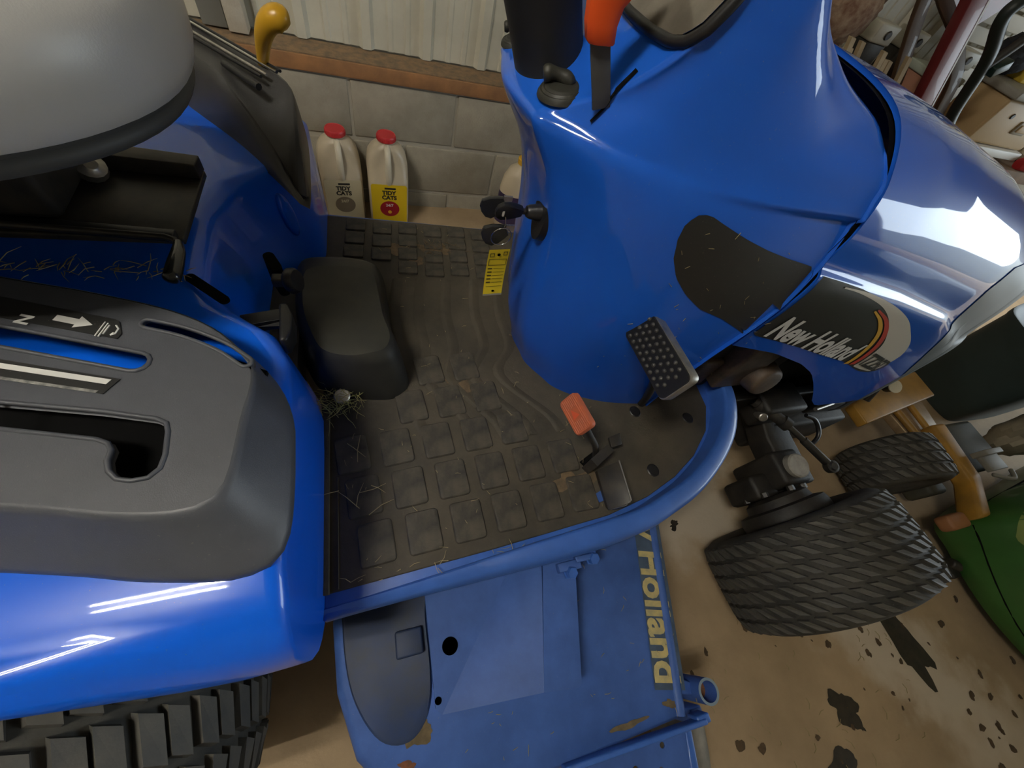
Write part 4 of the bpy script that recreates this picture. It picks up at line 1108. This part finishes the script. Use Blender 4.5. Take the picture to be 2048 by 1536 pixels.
b = MB(); b.add([q4, (.0415, .0376, ZT), q3, q2, (q4[0], q4[1], ZD), (.0415, .0376, ZD), (q3[0], q3[1], ZD), (q2[0], q2[1], ZD)], [(0, 1, 5, 4), (1, 2, 6, 5), (2, 3, 7, 6)]); b.obj('cover_side', DBLUE, D)
b = MB(); b.lathe([(.001, .0006), (.0150, .0006)], (.078, -.0524, ZT), (0, 0, 1), 28); b.obj('cover_hole', VOID, D)
b = MB(); b.lathe([(.001, .0006), (.0062, .0006)], (.0462, -.128, ZT), (0, 0, 1), 14); b.obj('cover_hole', VOID, D)
b = MB(); b.box((.005, -.03, ZD + .010), (.05, .045, .018)); b.obj('spindle_bracket', bpy.data.materials['shaded_dirty_blue'], D, bevel=.004)
b = MB(); b.box((.330, .030, ZF + .010), (.050, .018, .018)); b.box((.368, .038, ZF + .016), (.046, .012, .012)); hb = b.obj('hanger_bracket', DBLUE, D, bevel=.002)
for x, y in ((.330, .020), (.386, .036)):
    b = MB(); b.lathe([(.001, .014), (.011, .014), (.012, .012), (.012, .0), (.016, 0), (.016, -.003)], (x, y, ZF + .010), (.1, -.4, 1), 6); b.obj('hanger_bolt', PBLUE, hb)
# lettering
dt = Vector((.617 - .519, .08 + .287, 0)).normalized()
dn_ = Vector((-dt.y, dt.x, 0))
b = MB(); o0 = Vector((.4795, -.2270, ZD + .0006))
b.add([o0 + dn_ * -.068, o0 + dn_ * -.068 + dt * .36, o0 + dn_ * .002 + dt * .36, o0 + dn_ * .002], [(0, 1, 2, 3)])
b.obj('lettering_strip', DECALG, D)
vs, fs = text_mesh('New Holland', .081, 0, .0026, 1.02)
b = MB(); x1 = max(v.x for v in vs); oe = Vector((.4855, -.2165, ZD + .0012))
b.add([oe + dt * (x1 - v.x) + Vector((dt.y, -dt.x, 0)) * v.y for v in vs], fs)
b.obj('deck_lettering', WORNY, D)
# rusty stain and soil on the shell
for x, y, rx, ry, m_, nm in ((.000, -.165, .030, .020, SOIL, 'soil_patch'), (-.015, -.205, .018, .006, RUST, 'rust_patch'), (.40, -.262, .035, .006, SOIL, 'soil_patch'), (.50, -.255, .012, .008, SOIL, 'soil_patch')):
    o = blob(nm, x, y, rx, ry, random.uniform(-.3, .3), m_, .4, 30, ZD + .0007); o.parent = D; o.matrix_parent_inverse = Matrix.Translation(-D.location)
# side bar, discharge plate with holes, roller bracket
b = MB(); b.box((.405, -.290, ZD + .004), (.31, .010, .030), Matrix.Rotation(-.045, 3, 'Z')); b.box((.555, -.293, ZD - .002), (.03, .016, .036)); b.obj('side_bar', PBLUE, D, bevel=.003)
sp_ = [(.255, -.302), (.53, -.313), (.505, -.420), (.22, -.415)]
holes = [stadium([(x, y), (x + .001, y)], r, 5) for x, y, r in ((.470, -.318, .005), (.452, -.352, .006), (.40, -.335, .0055), (.36, -.365, .006), (.43, -.385, .0055))]
o = plate('discharge_plate', [sp_] + holes, ZD - .03, .004, DBLUE, None, .0008); attach(o, D)
b = MB(); b.prism([(.53, -.305), (.545, -.313), (.52, -.43), (.50, -.42)], ZD - .055, ZD - .026); b.obj('plate_edge', PBLUE, D, bevel=.004)
b = MB(); b.loft([[(.530, -.215, .225), (.534, -.250, .225), (.534, -.250, .275), (.530, -.215, .275)], [(.575, -.240, .235), (.575, -.262, .235), (.575, -.262, .270), (.575, -.240, .270)]], True, True, True); b.obj('roller_arm', DBLUE, D, bevel=.003)
b = MB(); b.lathe([(.0235, -.055), (.0235, .035), (.0185, .035), (.0185, -.055)], (.588, -.256, .265), (0, 0, 1), 26, False); b.obj('roller_socket', DBLUE, D, smooth=.6)
b = MB(); b.lathe([(.0235, 0), (.0185, 0)], (.588, -.256, .3005), (0, 0, 1), 26, False); b.obj('socket_rim', mat('bare_blue_steel', (.30, .40, .50), .35, .5), D)
b = MB(); b.lathe([(.001, 0), (.0186, 0)], (.588, -.256, .262), (0, 0, 1), 20, False); b.obj('socket_bore', RUST, D)
b = MB(); b.lathe([(.02, -.07), (.05, -.068), (.060, -.055), (.063, -.02), (.063, .03), (.058, .055), (.03, .06)], (.615, -.385, .064), (.25, .97, 0), 30); rol = b.obj('gauge_roller', mat('scuffed_grey_roller', (.16, .15, .13), .65, col2=(.30, .27, .22), vscale=14), D, smooth=.8)
b = MB(); b.box((.575, -.30, .18), (.03, .03, .14)); b.tube([(.58, -.28, .11), (.60, -.345, .07)], .012, 8); b.obj('roller_fork', DBLUE, D, bevel=.004)

# ------------------------------------------------------------------ jugs by the wall
JUGM = mat('translucent_beige_jug', (.70, .60, .44), .35, trans=.2, var=.08, vscale=6)
JUGL = mat('pale_yellow_label', (.68, .60, .40), .5)
JUGY = mat('bright_yellow_label', (.80, .55, .015), .45)
CAPR = mat('red_screw_cap', (.55, .035, .04), .4)
INKB = mat('black_label_print', (.03, .025, .02), .6)
REDL = mat('dark_red_label_print', (.36, .012, .02), .5)
GREYL = mat('faded_brown_label_print', (.24, .19, .13), .6)
def jug(x, y, rz, label, labm, circ, scale, full):
    t = thing('litter_jug', label, 'jug', (x, y, 0), 'plastic jugs at the foot of the block wall')
    t.rotation_euler = (0, 0, rz)
    k = scale
    def ring(wd, dp, r, z, oy=0, rec=0):
        out = []
        for px, py in rrect(wd, dp, r, 5):
            out.append((px * k, (py + oy) * k, z * k))
        return out
    b = MB()
    b.loft([ring(.140, .120, .02, 0), ring(.154, .132, .025, .010), ring(.156, .134, .022, .06), ring(.156, .134, .022, .19), ring(.157, .134, .028, .212), ring(.158, .120, .034, .235, .008), ring(.155, .112, .036, .265, .010), ring(.142, .104, .04, .295, .010), ring(.115, .092, .038, .318, .006), ring(.085, .076, .034, .332, .002), ring(.062, .060, .029, .338, 0), ring(.060, .060, .029, .348, 0)], True, True, True)
    b.obj('body', JUGM, t, smooth=.9, local=True)
    b = MB(); b.tube([(p.x * k, p.y * k, p.z * k) for p in cr([(0, -.022, .333), (0, -.050, .322), (0, -.066, .295), (0, -.070, .26), (0, -.068, .225), (0, -.060, .205)], 5)], .0115 * k, 10)
    b.obj('handle', mat('jug_handle', (.70, .64, .50), .35), t, smooth=1.2, local=True)
    b = MB(); b.lathe([(.034, 0), (.0355, .002), (.0355, .016), (.033, .020), (.0305, .0205), (.029, .019), (.001, .019)], (0, 0, .345 * k), (0, 0, 1), 28, False)
    for q in range(28):
        a = q * 2 * PI / 28; b.box((.0357 * math.cos(a), .0357 * math.sin(a), .3535 * k), (.0016, .0022, .013), Matrix.Rotation(a, 3, 'Z'))
    b.obj('screw_cap', CAPR, t, smooth=.6, local=True)
    yl = -.0675 * k
    b = MB(); P = [(-.0705, .030), (.0705, .030), (.0705, .196), (.066, .203), (-.066, .203), (-.0705, .196)]
    b.add([(px * k, yl - .0006, pz * k) for px, pz in P], [tuple(range(6))]); lab = b.obj('label', labm, t, local=True)
    def lt(s, z, size, m_, nm, off=.0012):
        vs, fs = text_mesh(s, size, 0, off, 1.0)
        x1 = max(v.x for v in vs)
        b = MB(); b.add([((v.x - x1 / 2 + circ * 0) * k, yl - .0014, (z + v.y) * k) for v in vs], fs)
        q = b.obj(nm, m_, None); q.parent = lab
    lt('TIDY', .160, .024, INKB, 'label_lettering'); lt('CATS', .139, .024, INKB, 'label_lettering')
    b = MB(); b.add([((a) * k, yl - .0014, z * k) for a, z in ((-.018, .183), (.026, .183), (.026, .191), (-.018, .191))], [(0, 1, 2, 3)]); q = b.obj('label_bar', INKB, None); q.parent = lab
    b = MB(); b.add([(.039 * math.cos(a) * k, yl - .0012, (.095 + .036 * math.sin(a)) * k) for a in [i * 2 * PI / 36 for i in range(36)]], [tuple(range(36))]); q = b.obj('label_disc', REDL if full else GREYL, None); q.parent = lab
    lt('24/7', .106, .017, WHITEP if full else JUGL, 'label_figures', .0006)
    if full:
        b = MB(); b.add([(.008 * math.cos(a) * k, yl - .0016, (.080 + .008 * math.sin(a)) * k) for a in [i * 2 * PI / 12 for i in range(12)]], [tuple(range(12))]); q = b.obj('label_dot', DECALY, None); q.parent = lab
    return t
jug(-.112, 1.615, .10, 'beige plastic jug with faded pale label and red cap by the block wall', JUGL, 0, .985, False)
jug(.068, 1.605, .02, 'plastic jug with bright yellow label and red cap by the block wall', JUGY, 0, 1.0, True)
t = thing('laundry_bottle', 'cream bottle with a dark purple label on the floor behind the dash cowl', 'bottle', (.640, 1.60, 0))
def ov(w_, d_, z, n=28): return [(w_ * math.cos(k * 2 * PI / n), d_ * math.sin(k * 2 * PI / n), z) for k in range(n)]
b = MB(); b.loft([ov(.07, .05, 0), ov(.082, .058, .012), ov(.085, .06, .10), ov(.085, .06, .20), ov(.078, .056, .25), ov(.06, .05, .285), ov(.03, .03, .305), ov(.028, .028, .318)], True, True, True); b.obj('body', mat('cream_bottle', (.66, .56, .40), .4), t, smooth=.9, local=True)
b = MB(); b.loft([ov(.0855, .0605, .04), ov(.0857, .0607, .10), ov(.0857, .0607, .185)], True); b.obj('label', mat('purple_label', (.045, .03, .09), .4), t, smooth=1, local=True)
b = MB(); b.lathe([(.03, 0), (.031, .02), (.027, .024), (.001, .024)], (0, 0, .312), (0, 0, 1), 20, False); b.obj('cap', DECALY, t, smooth=.6, local=True)

# ------------------------------------------------------------------ machines parked in front
YP = mat('dusty_yellow_paint', (.42, .22, .03), .5, col2=(.30, .16, .03), vscale=12)
t = thing('yellow_mower', 'yellow riding mower frame with black turf tyre parked ahead of the tractor', 'mower', (2.0, .2, 0))
wheel('mower_tyre', (1.775, .110, .162), .155, .165, 4, 28, .55, .62, .84, .008, t, False, DARK, rot=-.12)
b = MB(); b.loft([[(1.66, .26, .21), (1.66, .34, .21), (1.66, .34, .25), (1.66, .26, .25)], [(1.93, .30, .20), (1.93, .42, .20), (1.93, .42, .24), (1.93, .30, .24)], [(2.20, .34, .19), (2.20, .46, .19), (2.20, .46, .23), (2.20, .34, .23)]], True, True, True)
b.obj('frame_front', YP, t, bevel=.006)
b = MB(); b.prism([(1.93, .36), (2.20, .42), (2.15, .18), (1.96, .13)], .15, .185); b.obj('foot_plate', mat('scuffed_pale_plate', (.42, .30, .18), .45, .3, col2=(.28, .19, .10), vscale=18), t, bevel=.004)
b = MB(); b.tube([(1.95, .37, .20), (1.97, .13, .20)], .014, 8); b.tube([(2.06, .39, .20), (2.05, .15, .20)], .012, 8); b.obj('plate_rail', YP, t, smooth=1)
b = MB(); b.loft([[(2.03, .22, .18), (2.11, .22, .18), (2.11, .22, .235), (2.03, .22, .235)], [(2.0, .0, .17), (2.07, .0, .17), (2.07, .0, .235), (2.0, .0, .235)], [(1.875, -.12, .17), (1.945, -.12, .17), (1.945, -.12, .245), (1.875, -.12, .245)]], True, True, True); b.obj('frame_side', YP, t, bevel=.012)
b = MB(); b.box((1.83, -.11, .19), (.10, .05, .05)); b.obj('frame_lug', mat('dull_orange_lug', (.30, .13, .05), .6), t, bevel=.012)
b = MB(); b.box((2.22, .12, .12), (.22, .20, .18)); b.box((1.98, .06, .09), (.10, .16, .10)); b.obj('gearbox', mat('dark_olive_iron', (.035, .035, .026), .6, col2=(.06, .055, .035), vscale=10), t, bevel=.015)
b = MB(); b.box((2.14, .04, .255), (.10, .06, .02)); b.box((2.12, .075, .27), (.10, .02, .05)); b.tube(cr([(2.10, .0, .25), (2.15, -.03, .27), (2.20, .0, .26)], 5), .008, 8); b.obj('grey_bracket', mat('grey_bracket_paint', (.22, .21, .18), .6), t, bevel=.004)
b = MB(); b.tube(cr([(1.72, .345, .26), (1.74, .38, .33), (1.80, .40, .32)], 5), .012, 8); b.lathe([(.001, .01), (.022, .01), (.022, -.02)], (1.765, .36, .335), (-.3, -.4, .8), 14); b.obj('control_knob', DARK, t, smooth=.8)
b = MB(); b.lathe([(.001, 0), (.024, 0), (.024, -.004)], (1.758, .351, .348), (-.3, -.4, .8), 14); b.obj('knob_cap', mat('cream_knob_cap', (.6, .56, .42), .5), t)

GR = mat('dusty_green_paint', (.035, .125, .022), .42, coat=.2, var=.12, vscale=5)
GRL = mat('yellow_green_decal', (.20, .26, .07), .45)
t = thing('green_mower', 'green riding mower body at the right edge beyond the front tyre', 'mower', (2.2, -.4, 0))
gb = [(1.99, -.10), (1.935, -.20), (1.91, -.36), (1.93, -.50), (2.0, -.67), (2.13, -.98), (3.0, -1.05), (3.0, -.08), (2.4, -.05)]
def gring(s, z, dx=0):
    cx, cy = 2.46, -.45
    return [(cx + (p.x - cx) * s + dx, cy + (p.y - cy) * s, z) for p in cr([(*q, 0) for q in gb], 5, True)]
b = MB(); b.loft([gring(.97, .05), gring(1.0, .06), gring(1.005, .12), gring(.99, .20), gring(.95, .30), gring(.88, .40), gring(.80, .46), gring(.68, .49), gring(.4, .50), gring(.05, .50)], True, True, True)
gm = b.obj('hood_shell', GR, t, smooth=1.0)
GB = bvh(gm)
def on_green(y, z, d=.002):
    h = GB.ray_cast(Vector((1.0, y, z)), Vector((1, 0, 0)))
    return h[0] - Vector((d, 0, 0)) if h[0] is not None else Vector((1.9, y, z))
b = MB(); b.tube([on_green(-.02 - .06 * k, .20 - .012 * k, -.001) for k in range(11)], .003, 6); b.obj('panel_seam', VOID, t)
b = MB(); P = [(-.13, .30), (-.10, .36), (-.15, .42), (-.24, .42), (-.30, .34), (-.27, .28), (-.20, .25)]
cxx = (-.20, .34); oo = [(p.x, p.y) for p in resample([(*p, 0) for p in P], 36)]
b.loft([[on_green(cxx[0] + (y - cxx[0]) * k, cxx[1] + (z - cxx[1]) * k) for y, z in oo] for k in (1, .75, .5, .25)], True, False, True); b.obj('pale_decal', GRL, t, smooth=1)
b = MB(); b.tube([(1.90, -.24, .06), (2.02, -.32, .07)], .02, 8); b.box((1.90, -.26, .031), (.05, .06, .06)); b.obj('wheel_bracket', DARK, t, bevel=.006)
b = MB(); b.lathe([(.02, -.05), (.055, -.05), (.065, -.03), (.065, .03), (.055, .05), (.02, .05)], (2.15, -.80, .066), (.3, .95, 0), 20); b.obj('gauge_wheel', DARK, t, smooth=.7)
t = thing('dark_tank', 'dark blue green plastic tub standing behind the yellow mower frame', 'tub', (2.6, .38, 0))
tq = [(2.58, .30), (2.70, .24), (3.18, .26), (3.28, .45), (3.23, .66), (2.73, .62), (2.60, .52)]
b = MB(); b.loft([[(p.x * k + 2.93 * (1 - k), p.y * k + .44 * (1 - k), z) for p in cr([(*q, 0) for q in tq], 5, True)] for k, z in ((.86, 0), (.90, .02), (.96, .26), (1.0, .42), (1.03, .44), (1.03, .46), (.97, .455), (.90, .44), (.5, .40), (.05, .39))], True, True, True)
b.obj('tub_shell', mat('dark_teal_plastic', (.035, .055, .055), .5, var=.15, vscale=4), t, smooth=.9)
t = thing('pale_sack', 'crumpled pale sack lying between the yellow mower and dark tub', 'sack', (2.40, .14, .0))
def crumple(cx, cy, cz, rx, ry, rz_, seed, nm, m_, par, n=14, rough=.25):
    rnd = random.Random(seed)
    ph = [(rnd.uniform(0, 6), rnd.uniform(1.5, 5), rnd.uniform(1.5, 5)) for _ in range(6)]
    b = MB(); rings = []
    for i in range(n + 1):
        th = PI * i / n; ring = []
        for k in range(2 * n):
            a = k * PI / n
            r = 1 + rough * sum(abs(math.sin(p + q * th + s_ * a)) - .6 for p, q, s_ in ph) / 3
            ring.append((cx + rx * r * math.sin(th) * math.cos(a), cy + ry * r * math.sin(th) * math.sin(a), max(cz - rz_, cz + rz_ * r * math.cos(th))))
        rings.append(ring)
    b.loft(rings, True)
    return b.obj(nm, m_, par, smooth=.5)
crumple(2.74, .12, .20, .16, .08, .19, 3, 'sack_cloth', mat('dusty_sack', (.40, .35, .26), .85, var=.2), t)

# ------------------------------------------------------------------ bench and clutter along the back wall
BW = mat('bench_timber', (.28, .17, .09), .8, col2=(.18, .11, .06), vscale=10)
t = thing('workbench', 'long timber workbench with clutter along the wall beyond the hood', 'bench', (2.6, 1.40, 0))
b = MB(); b.box((2.6, 1.40, .74), (2.4, .50, .05)); b.obj('bench_top', BW, t, bevel=.004)
for x, y in ((1.46, 1.20), (1.46, 1.60), (3.74, 1.20), (3.74, 1.60)):
    b = MB(); b.box((x, y, .3575), (.08, .08, .715)); b.obj('leg', BW, t)
MAR = mat('maroon_painted_steel', (.16, .018, .02), .45, coat=.2)
t = thing('maroon_stand', 'maroon steel post leaning on the bench against the tin wall', 'stand', (2.05, 1.33, .765))
b = MB(); d = Vector((-.47, .20, 1)).normalized(); p0 = Vector((2.10, 1.28, .79)); sx = Vector((.9, 0, .42)).normalized(); sy = d.cross(sx)
b.loft([[p0 + d * l + sx * u * .036 + sy * v * .02 for u, v in ((-1, -1), (1, -1), (1, 1), (-1, 1))] for l in (0, .75)], True, True, True); b.obj('post', MAR, t, bevel=.003)
b = MB(); b.loft([[p0 + d * l + sx * u + sy * -.021 for u in (.030, .036)] for l in (0.02, .75)], False); b.obj('bright_edge', WHITEP, t)
t = thing('maroon_board', 'dark maroon sheet board behind the leaning post at the top', 'board', (2.3, 1.62, .95))
b = MB(); b.loft([[(2.06, 1.57, 1.10), (2.36, 1.57, 1.06), (2.36, 1.58, 1.06), (2.06, 1.58, 1.10)], [(1.98, 1.60, 1.35), (2.62, 1.60, 1.30), (2.62, 1.615, 1.30), (1.98, 1.615, 1.35)]], True, True, True); b.obj('sheet', MAR, t)
WDK = mat('dark_varnished_wood', (.075, .042, .024), .5, coat=.2)
for i, (pts, lab) in enumerate((([(1.99, 1.34, .78), (1.93, 1.35, .90), (1.86, 1.36, .99), (1.80, 1.38, 1.08), (1.73, 1.40, 1.20)], 'curved brown wooden stave left of the maroon post'),
                                ([(2.29, 1.30, .78), (2.22, 1.31, .87), (2.14, 1.32, .97), (2.02, 1.36, 1.06), (1.86, 1.40, 1.13), (1.74, 1.42, 1.22)], 'curved brown wooden stave between maroon post and black pole'))):
    P = cr(pts, 5); b = MB()
    b.loft([[p + Vector((-.018, 0, -.012)), p + Vector((.018, 0, .012)), p + Vector((.016, .015, .010)), p + Vector((-.020, .015, -.014))] for p in P], True, True, True)
    o = b.obj('wooden_stave', WDK, None, bevel=.002); tag(o, lab, 'stave', 'curved wooden staves on the bench')
t = thing('black_hook_pole', 'black steel pole with hooked top leaning right of the staves', 'pole', (2.19, 1.17, .765))
b = MB(); P = cr([(2.19, 1.17, .79), (2.06, 1.17, .90), (1.955, 1.17, 1.05), (1.87, 1.18, 1.13), (1.86, 1.18, 1.165), (1.90, 1.18, 1.19), (1.97, 1.18, 1.185)], 6); b.tube(P, .019, 10); b.obj('pole', mat('black_green_steel', (.010, .016, .015), .45), t, smooth=1.2)
b = MB(); b.tube([(1.97, 1.165, 1.035), (2.01, 1.165, 1.11), (2.05, 1.165, 1.175)], .014, 8); b.obj('brace', DARK, t, smooth=1.2)
b = MB(); b.box((2.015, 1.155, 1.045), (.055, .03, .03), Matrix.Rotation(-.6, 3, 'Y')); b.obj('clamp', mat('green_black_clamp', (.012, .03, .025), .4), t, bevel=.004)
WB = mat('off_white_enamel', (.50, .47, .38), .5, var=.1)
for x, z, s_, lab in ((1.93, .985, .11, 'small off-white box standing above the hood nearest the dash cowl'), (2.11, .99, .10, 'small off-white box between the two curved staves and behind'), (2.46, .985, .14, 'off-white box behind the right curved stave')):
    t = thing('white_box', lab, 'box', (x, 1.58, .765), 'off-white boxes at the back of the bench')
    b = MB(); b.box((x, 1.58, z), (s_, .08, .06)); b.obj('body', WB, t, bevel=.006)
    b = MB(); b.box((x, 1.58, .765 + (z - .03 - .765) / 2), (s_ * .9, .07, z - .03 - .765)); b.obj('base', DARK, t, bevel=.004)
    b = MB(); b.lathe([(.001, .006), (.012, .006), (.015, 0)], (x + .01, 1.54, z), (0, -1, 0), 14); b.obj('dial', DARK, t, smooth=.6)
STK = mat('pale_timber_stake', (.42, .32, .19), .8, col2=(.33, .25, .15), vscale=20)
for k in range(7):
    x = 1.50 + .052 * k; l = .20 + .05 * random.random(); tl_ = random.uniform(-.55, -.35)
    b = MB(); p = Vector((x + .10, 1.28 + .02 * (k % 3), .772)); d = Vector((tl_, .10, 1)).normalized()
    b.loft([[p + d * q + Vector((u * .010, v * .008, 0)) for u, v in ((-1, -1), (1, -1), (1, 1), (-1, 1))] for q in (0, l)], True, True, True)
    o = b.obj('timber_stake', STK, None); tag(o, 'thin pale timber stake leaning behind the hood, %s from the dash cowl' % ('first', 'second', 'third', 'fourth', 'fifth', 'sixth', 'seventh')[k], 'stake', 'pale timber stakes leaning on the bench')
t = thing('brown_sack', 'crumpled reddish brown sack above the hood beside the dash cowl', 'sack', (1.62, 1.50, .765))
crumple(1.60, 1.50, 1.03, .14, .08, .10, 11, 'sack_cloth', mat('red_brown_cloth', (.20, .10, .06), .85, col2=(.42, .30, .20), vscale=25), t)
b = MB(); b.box((1.60, 1.52, .85), (.20, .12, .17)); b.obj('sack_base', mat('dark_brown_cloth', (.06, .035, .025), .9), t, bevel=.02)
TAN = mat('tan_plastic_case', (.52, .36, .18), .5)
t = thing('tan_tool_case', 'tan plastic tool case with recessed latch and pale strip on the bench', 'tool case', (2.48, 1.28, .765))
b = MB(); b.box((2.56, 1.30, .895), (.42, .18, .155)); b.obj('case_body', TAN, t, bevel=.012)
b = MB(); b.box((2.56, 1.295, .986), (.44, .20, .028)); b.obj('case_lid', mat('grey_case_lid', (.34, .33, .29), .5), t, bevel=.006)
b = MB(); b.box((2.56, 1.295, .800), (.44, .20, .032)); b.obj('pale_strip', WHITEP, t, bevel=.004)
b = MB(); b.box((2.60, 1.207, .895), (.09, .008, .045)); la = b.obj('latch', mat('dull_latch', (.30, .25, .17), .5), t, bevel=.003)
b = MB(); b.box((2.60, 1.201, .895), (.065, .006, .026)); b.obj('latch_plate', TAN, la, bevel=.002)
b = MB(); b.lathe([(.001, .004), (.008, .004), (.010, 0)], (2.46, 1.209, .925), (0, -1, 0), 12); b.obj('rivet', DARK, t)
t = thing('salmon_box', 'small salmon pink cardboard box between stave and black pole', 'box', (2.10, 1.32, .765))
b = MB(); b.box((2.24, 1.47, .845), (.20, .13, .155)); b.obj('carton', mat('salmon_card', (.46, .22, .14), .7), t, bevel=.004)
b = MB(); b.box((2.24, 1.47, .938), (.21, .14, .028)); b.obj('lid', mat('pale_green_lid', (.50, .55, .46), .5), t, bevel=.005)
t = thing('yellow_carton', 'bright yellow carton on the tan case at the right edge', 'carton', (2.55, 1.36, 1.0))
b = MB(); b.box((2.58, 1.36, 1.065), (.16, .08, .13)); b.obj('carton', mat('yellow_card', (.72, .50, .05), .6), t, bevel=.003)
b = MB(); b.lathe([(.001, .0012), (.026, .0012)], (2.56, 1.319, 1.06), (0, -1, 0), 20); b.obj('printed_circle', mat('grey_print', (.45, .45, .42), .6), t)
t = thing('black_bag', 'crumpled black cloth bag beside the yellow carton', 'bag', (2.40, 1.36, 1.0))
crumple(2.42, 1.38, 1.06, .085, .06, .06, 5, 'bag_cloth', mat('black_cloth', (.015, .017, .022), .8), t)
t = thing('white_plastic_bag', 'crumpled white plastic bag lit by the doorway at the right edge', 'bag', (2.9, 1.25, .765))
crumple(3.02, 1.27, .83, .18, .09, .065, 8, 'bag_film', mat('white_film', (.80, .74, .60), .4), t, 18, .35)
t = thing('red_bottle', 'small red bottle lying beside the white plastic bag', 'bottle', (2.86, 1.17, .765))
b = MB(); b.lathe([(.001, -.05), (.022, -.05), (.025, -.045), (.025, .03), (.012, .045), (.011, .06), (.001, .06)], (2.84, 1.165, .79), (1, -.3, .1), 16); b.obj('bottle_body', CAPR, t, smooth=.7)
SID = mat('white_siding_board', (.66, .63, .55), .6)
t = thing('white_slat_stack', 'stack of white boards standing behind the black pole', 'boards', (2.75, 1.62, .765))
for k in range(9):
    b = MB(); b.box((2.85, 1.67, .80 + .062 * k), (.80, .02, .052)); b.obj('slat', SID, t, bevel=.003)

# ------------------------------------------------------------------ grass clippings and dirt
def straw(n, region, zf, lmin, lmax, r, b=None):
    b = b or MB()
    for _ in range(n):
        x, y = region(); a = random.uniform(0, 2 * PI); l = random.uniform(lmin, lmax)
        p = Vector((x, y, zf(x, y))); q = p + Vector((math.cos(a) * l, math.sin(a) * l, random.uniform(0, .3) * l))
        m_ = (p + q) / 2 + Vector((random.uniform(-.1, .1) * l, random.uniform(-.1, .1) * l, .08 * l))
        b.tube([p, m_, q], [r, r * .9, r * .4], 4, False)
    return b
def mat_region():
    while True:
        x, y = random.uniform(-.10, .44), random.uniform(.08, .93)
        if not (x > .30 and y > .40) and not (x < .05 and .39 < y < .78): return x, y
b = straw(90, mat_region, lambda x, y: ZM + .0015, .003, .016, .00045)
b = straw(26, lambda: (random.uniform(-.105, .42), .071 + random.uniform(-.006, .01)), lambda x, y: ZM + .001 + max(0, 0), .006, .026, .0006, b)
b = straw(8, lambda: (random.uniform(-.10, -.03), random.uniform(.10, .35)), lambda x, y: ZM + .002, .03, .06, .0008, b)
o = b.obj('grass_litter', STRAW, None); tag(o, 'dry straw and grass clippings scattered over the black rubber mat', 'grass clippings', kind='stuff')
b = straw(110, lambda: (random.gauss(-.088, .020), random.gauss(.398, .018)), lambda x, y: ZM + .006 + random.uniform(0, .016), .012, .036, .0006)
o = b.obj('grass_clump', GRASS, None); tag(o, 'clump of green dry grass around the round fastener at the boot', 'grass clump', kind='stuff')
b = straw(60, lambda: (lambda x: (x, .512 - .08 * (x + .26) * .6 + random.gauss(0, .007)))(random.uniform(-.48, -.26)), lambda x, y: .7030, .006, .030, .00065)
o = b.obj('straw_strip', STRAW, None); tag(o, 'dry straw lying along the black rail under the grey seat', 'straw', kind='stuff')
b = MB()
for _ in range(46):
    x, z = random.uniform(.38, .62), random.uniform(.62, .97); p = on_side(x, z, .0009); l = random.uniform(.002, .009); a = random.uniform(0, 6.28)
    q = on_side(x + l * math.cos(a), z + l * math.sin(a), .0016); b.tube([p, q], [.0005, .0003], 4, False)
o = b.obj('cowl_specks', STRAW, None); tag(o, 'small dry grass specks stuck to the blue dash cowl', 'grass clippings', kind='stuff')
for x, y, rx, ry in ((.055, .845, .030, .022), (.150, .850, .045, .020), (.10, .80, .020, .012), (.165, .415, .018, .014), (.135, .43, .012, .010), (.34, .175, .05, .02)):
    o = blob('mud_patch', x, y, rx, ry, random.uniform(-.4, .4), mat('dry_mud', (.17, .115, .062), .95, col2=(.085, .064, .040), vscale=50) if x == .055 else bpy.data.materials['dry_mud'], .45, 30, ZM - .0016); o.parent = fm
b = straw(70, lambda: (random.gauss(.155, .026), random.gauss(.848, .012)), lambda x, y: ZM + .001, .005, .016, .0007)
o = b.obj('dead_leaf_litter', SOIL, None); tag(o, 'brown crumbled leaves on the far end of the rubber mat', 'leaf litter', kind='stuff')
b = straw(60, lambda: (random.uniform(-.0, .60), random.uniform(-.27, .05)), lambda x, y: (ZT if x < .20 and y < .03 and x > .04 and y > -.13 + (x - .05) * 1.1 - .0 and False else ZD + .0015), .004, .018, .0006)
o = b.obj('deck_litter', STRAW, None); tag(o, 'dry grass bits lying on the blue mower deck', 'grass clippings', kind='stuff')
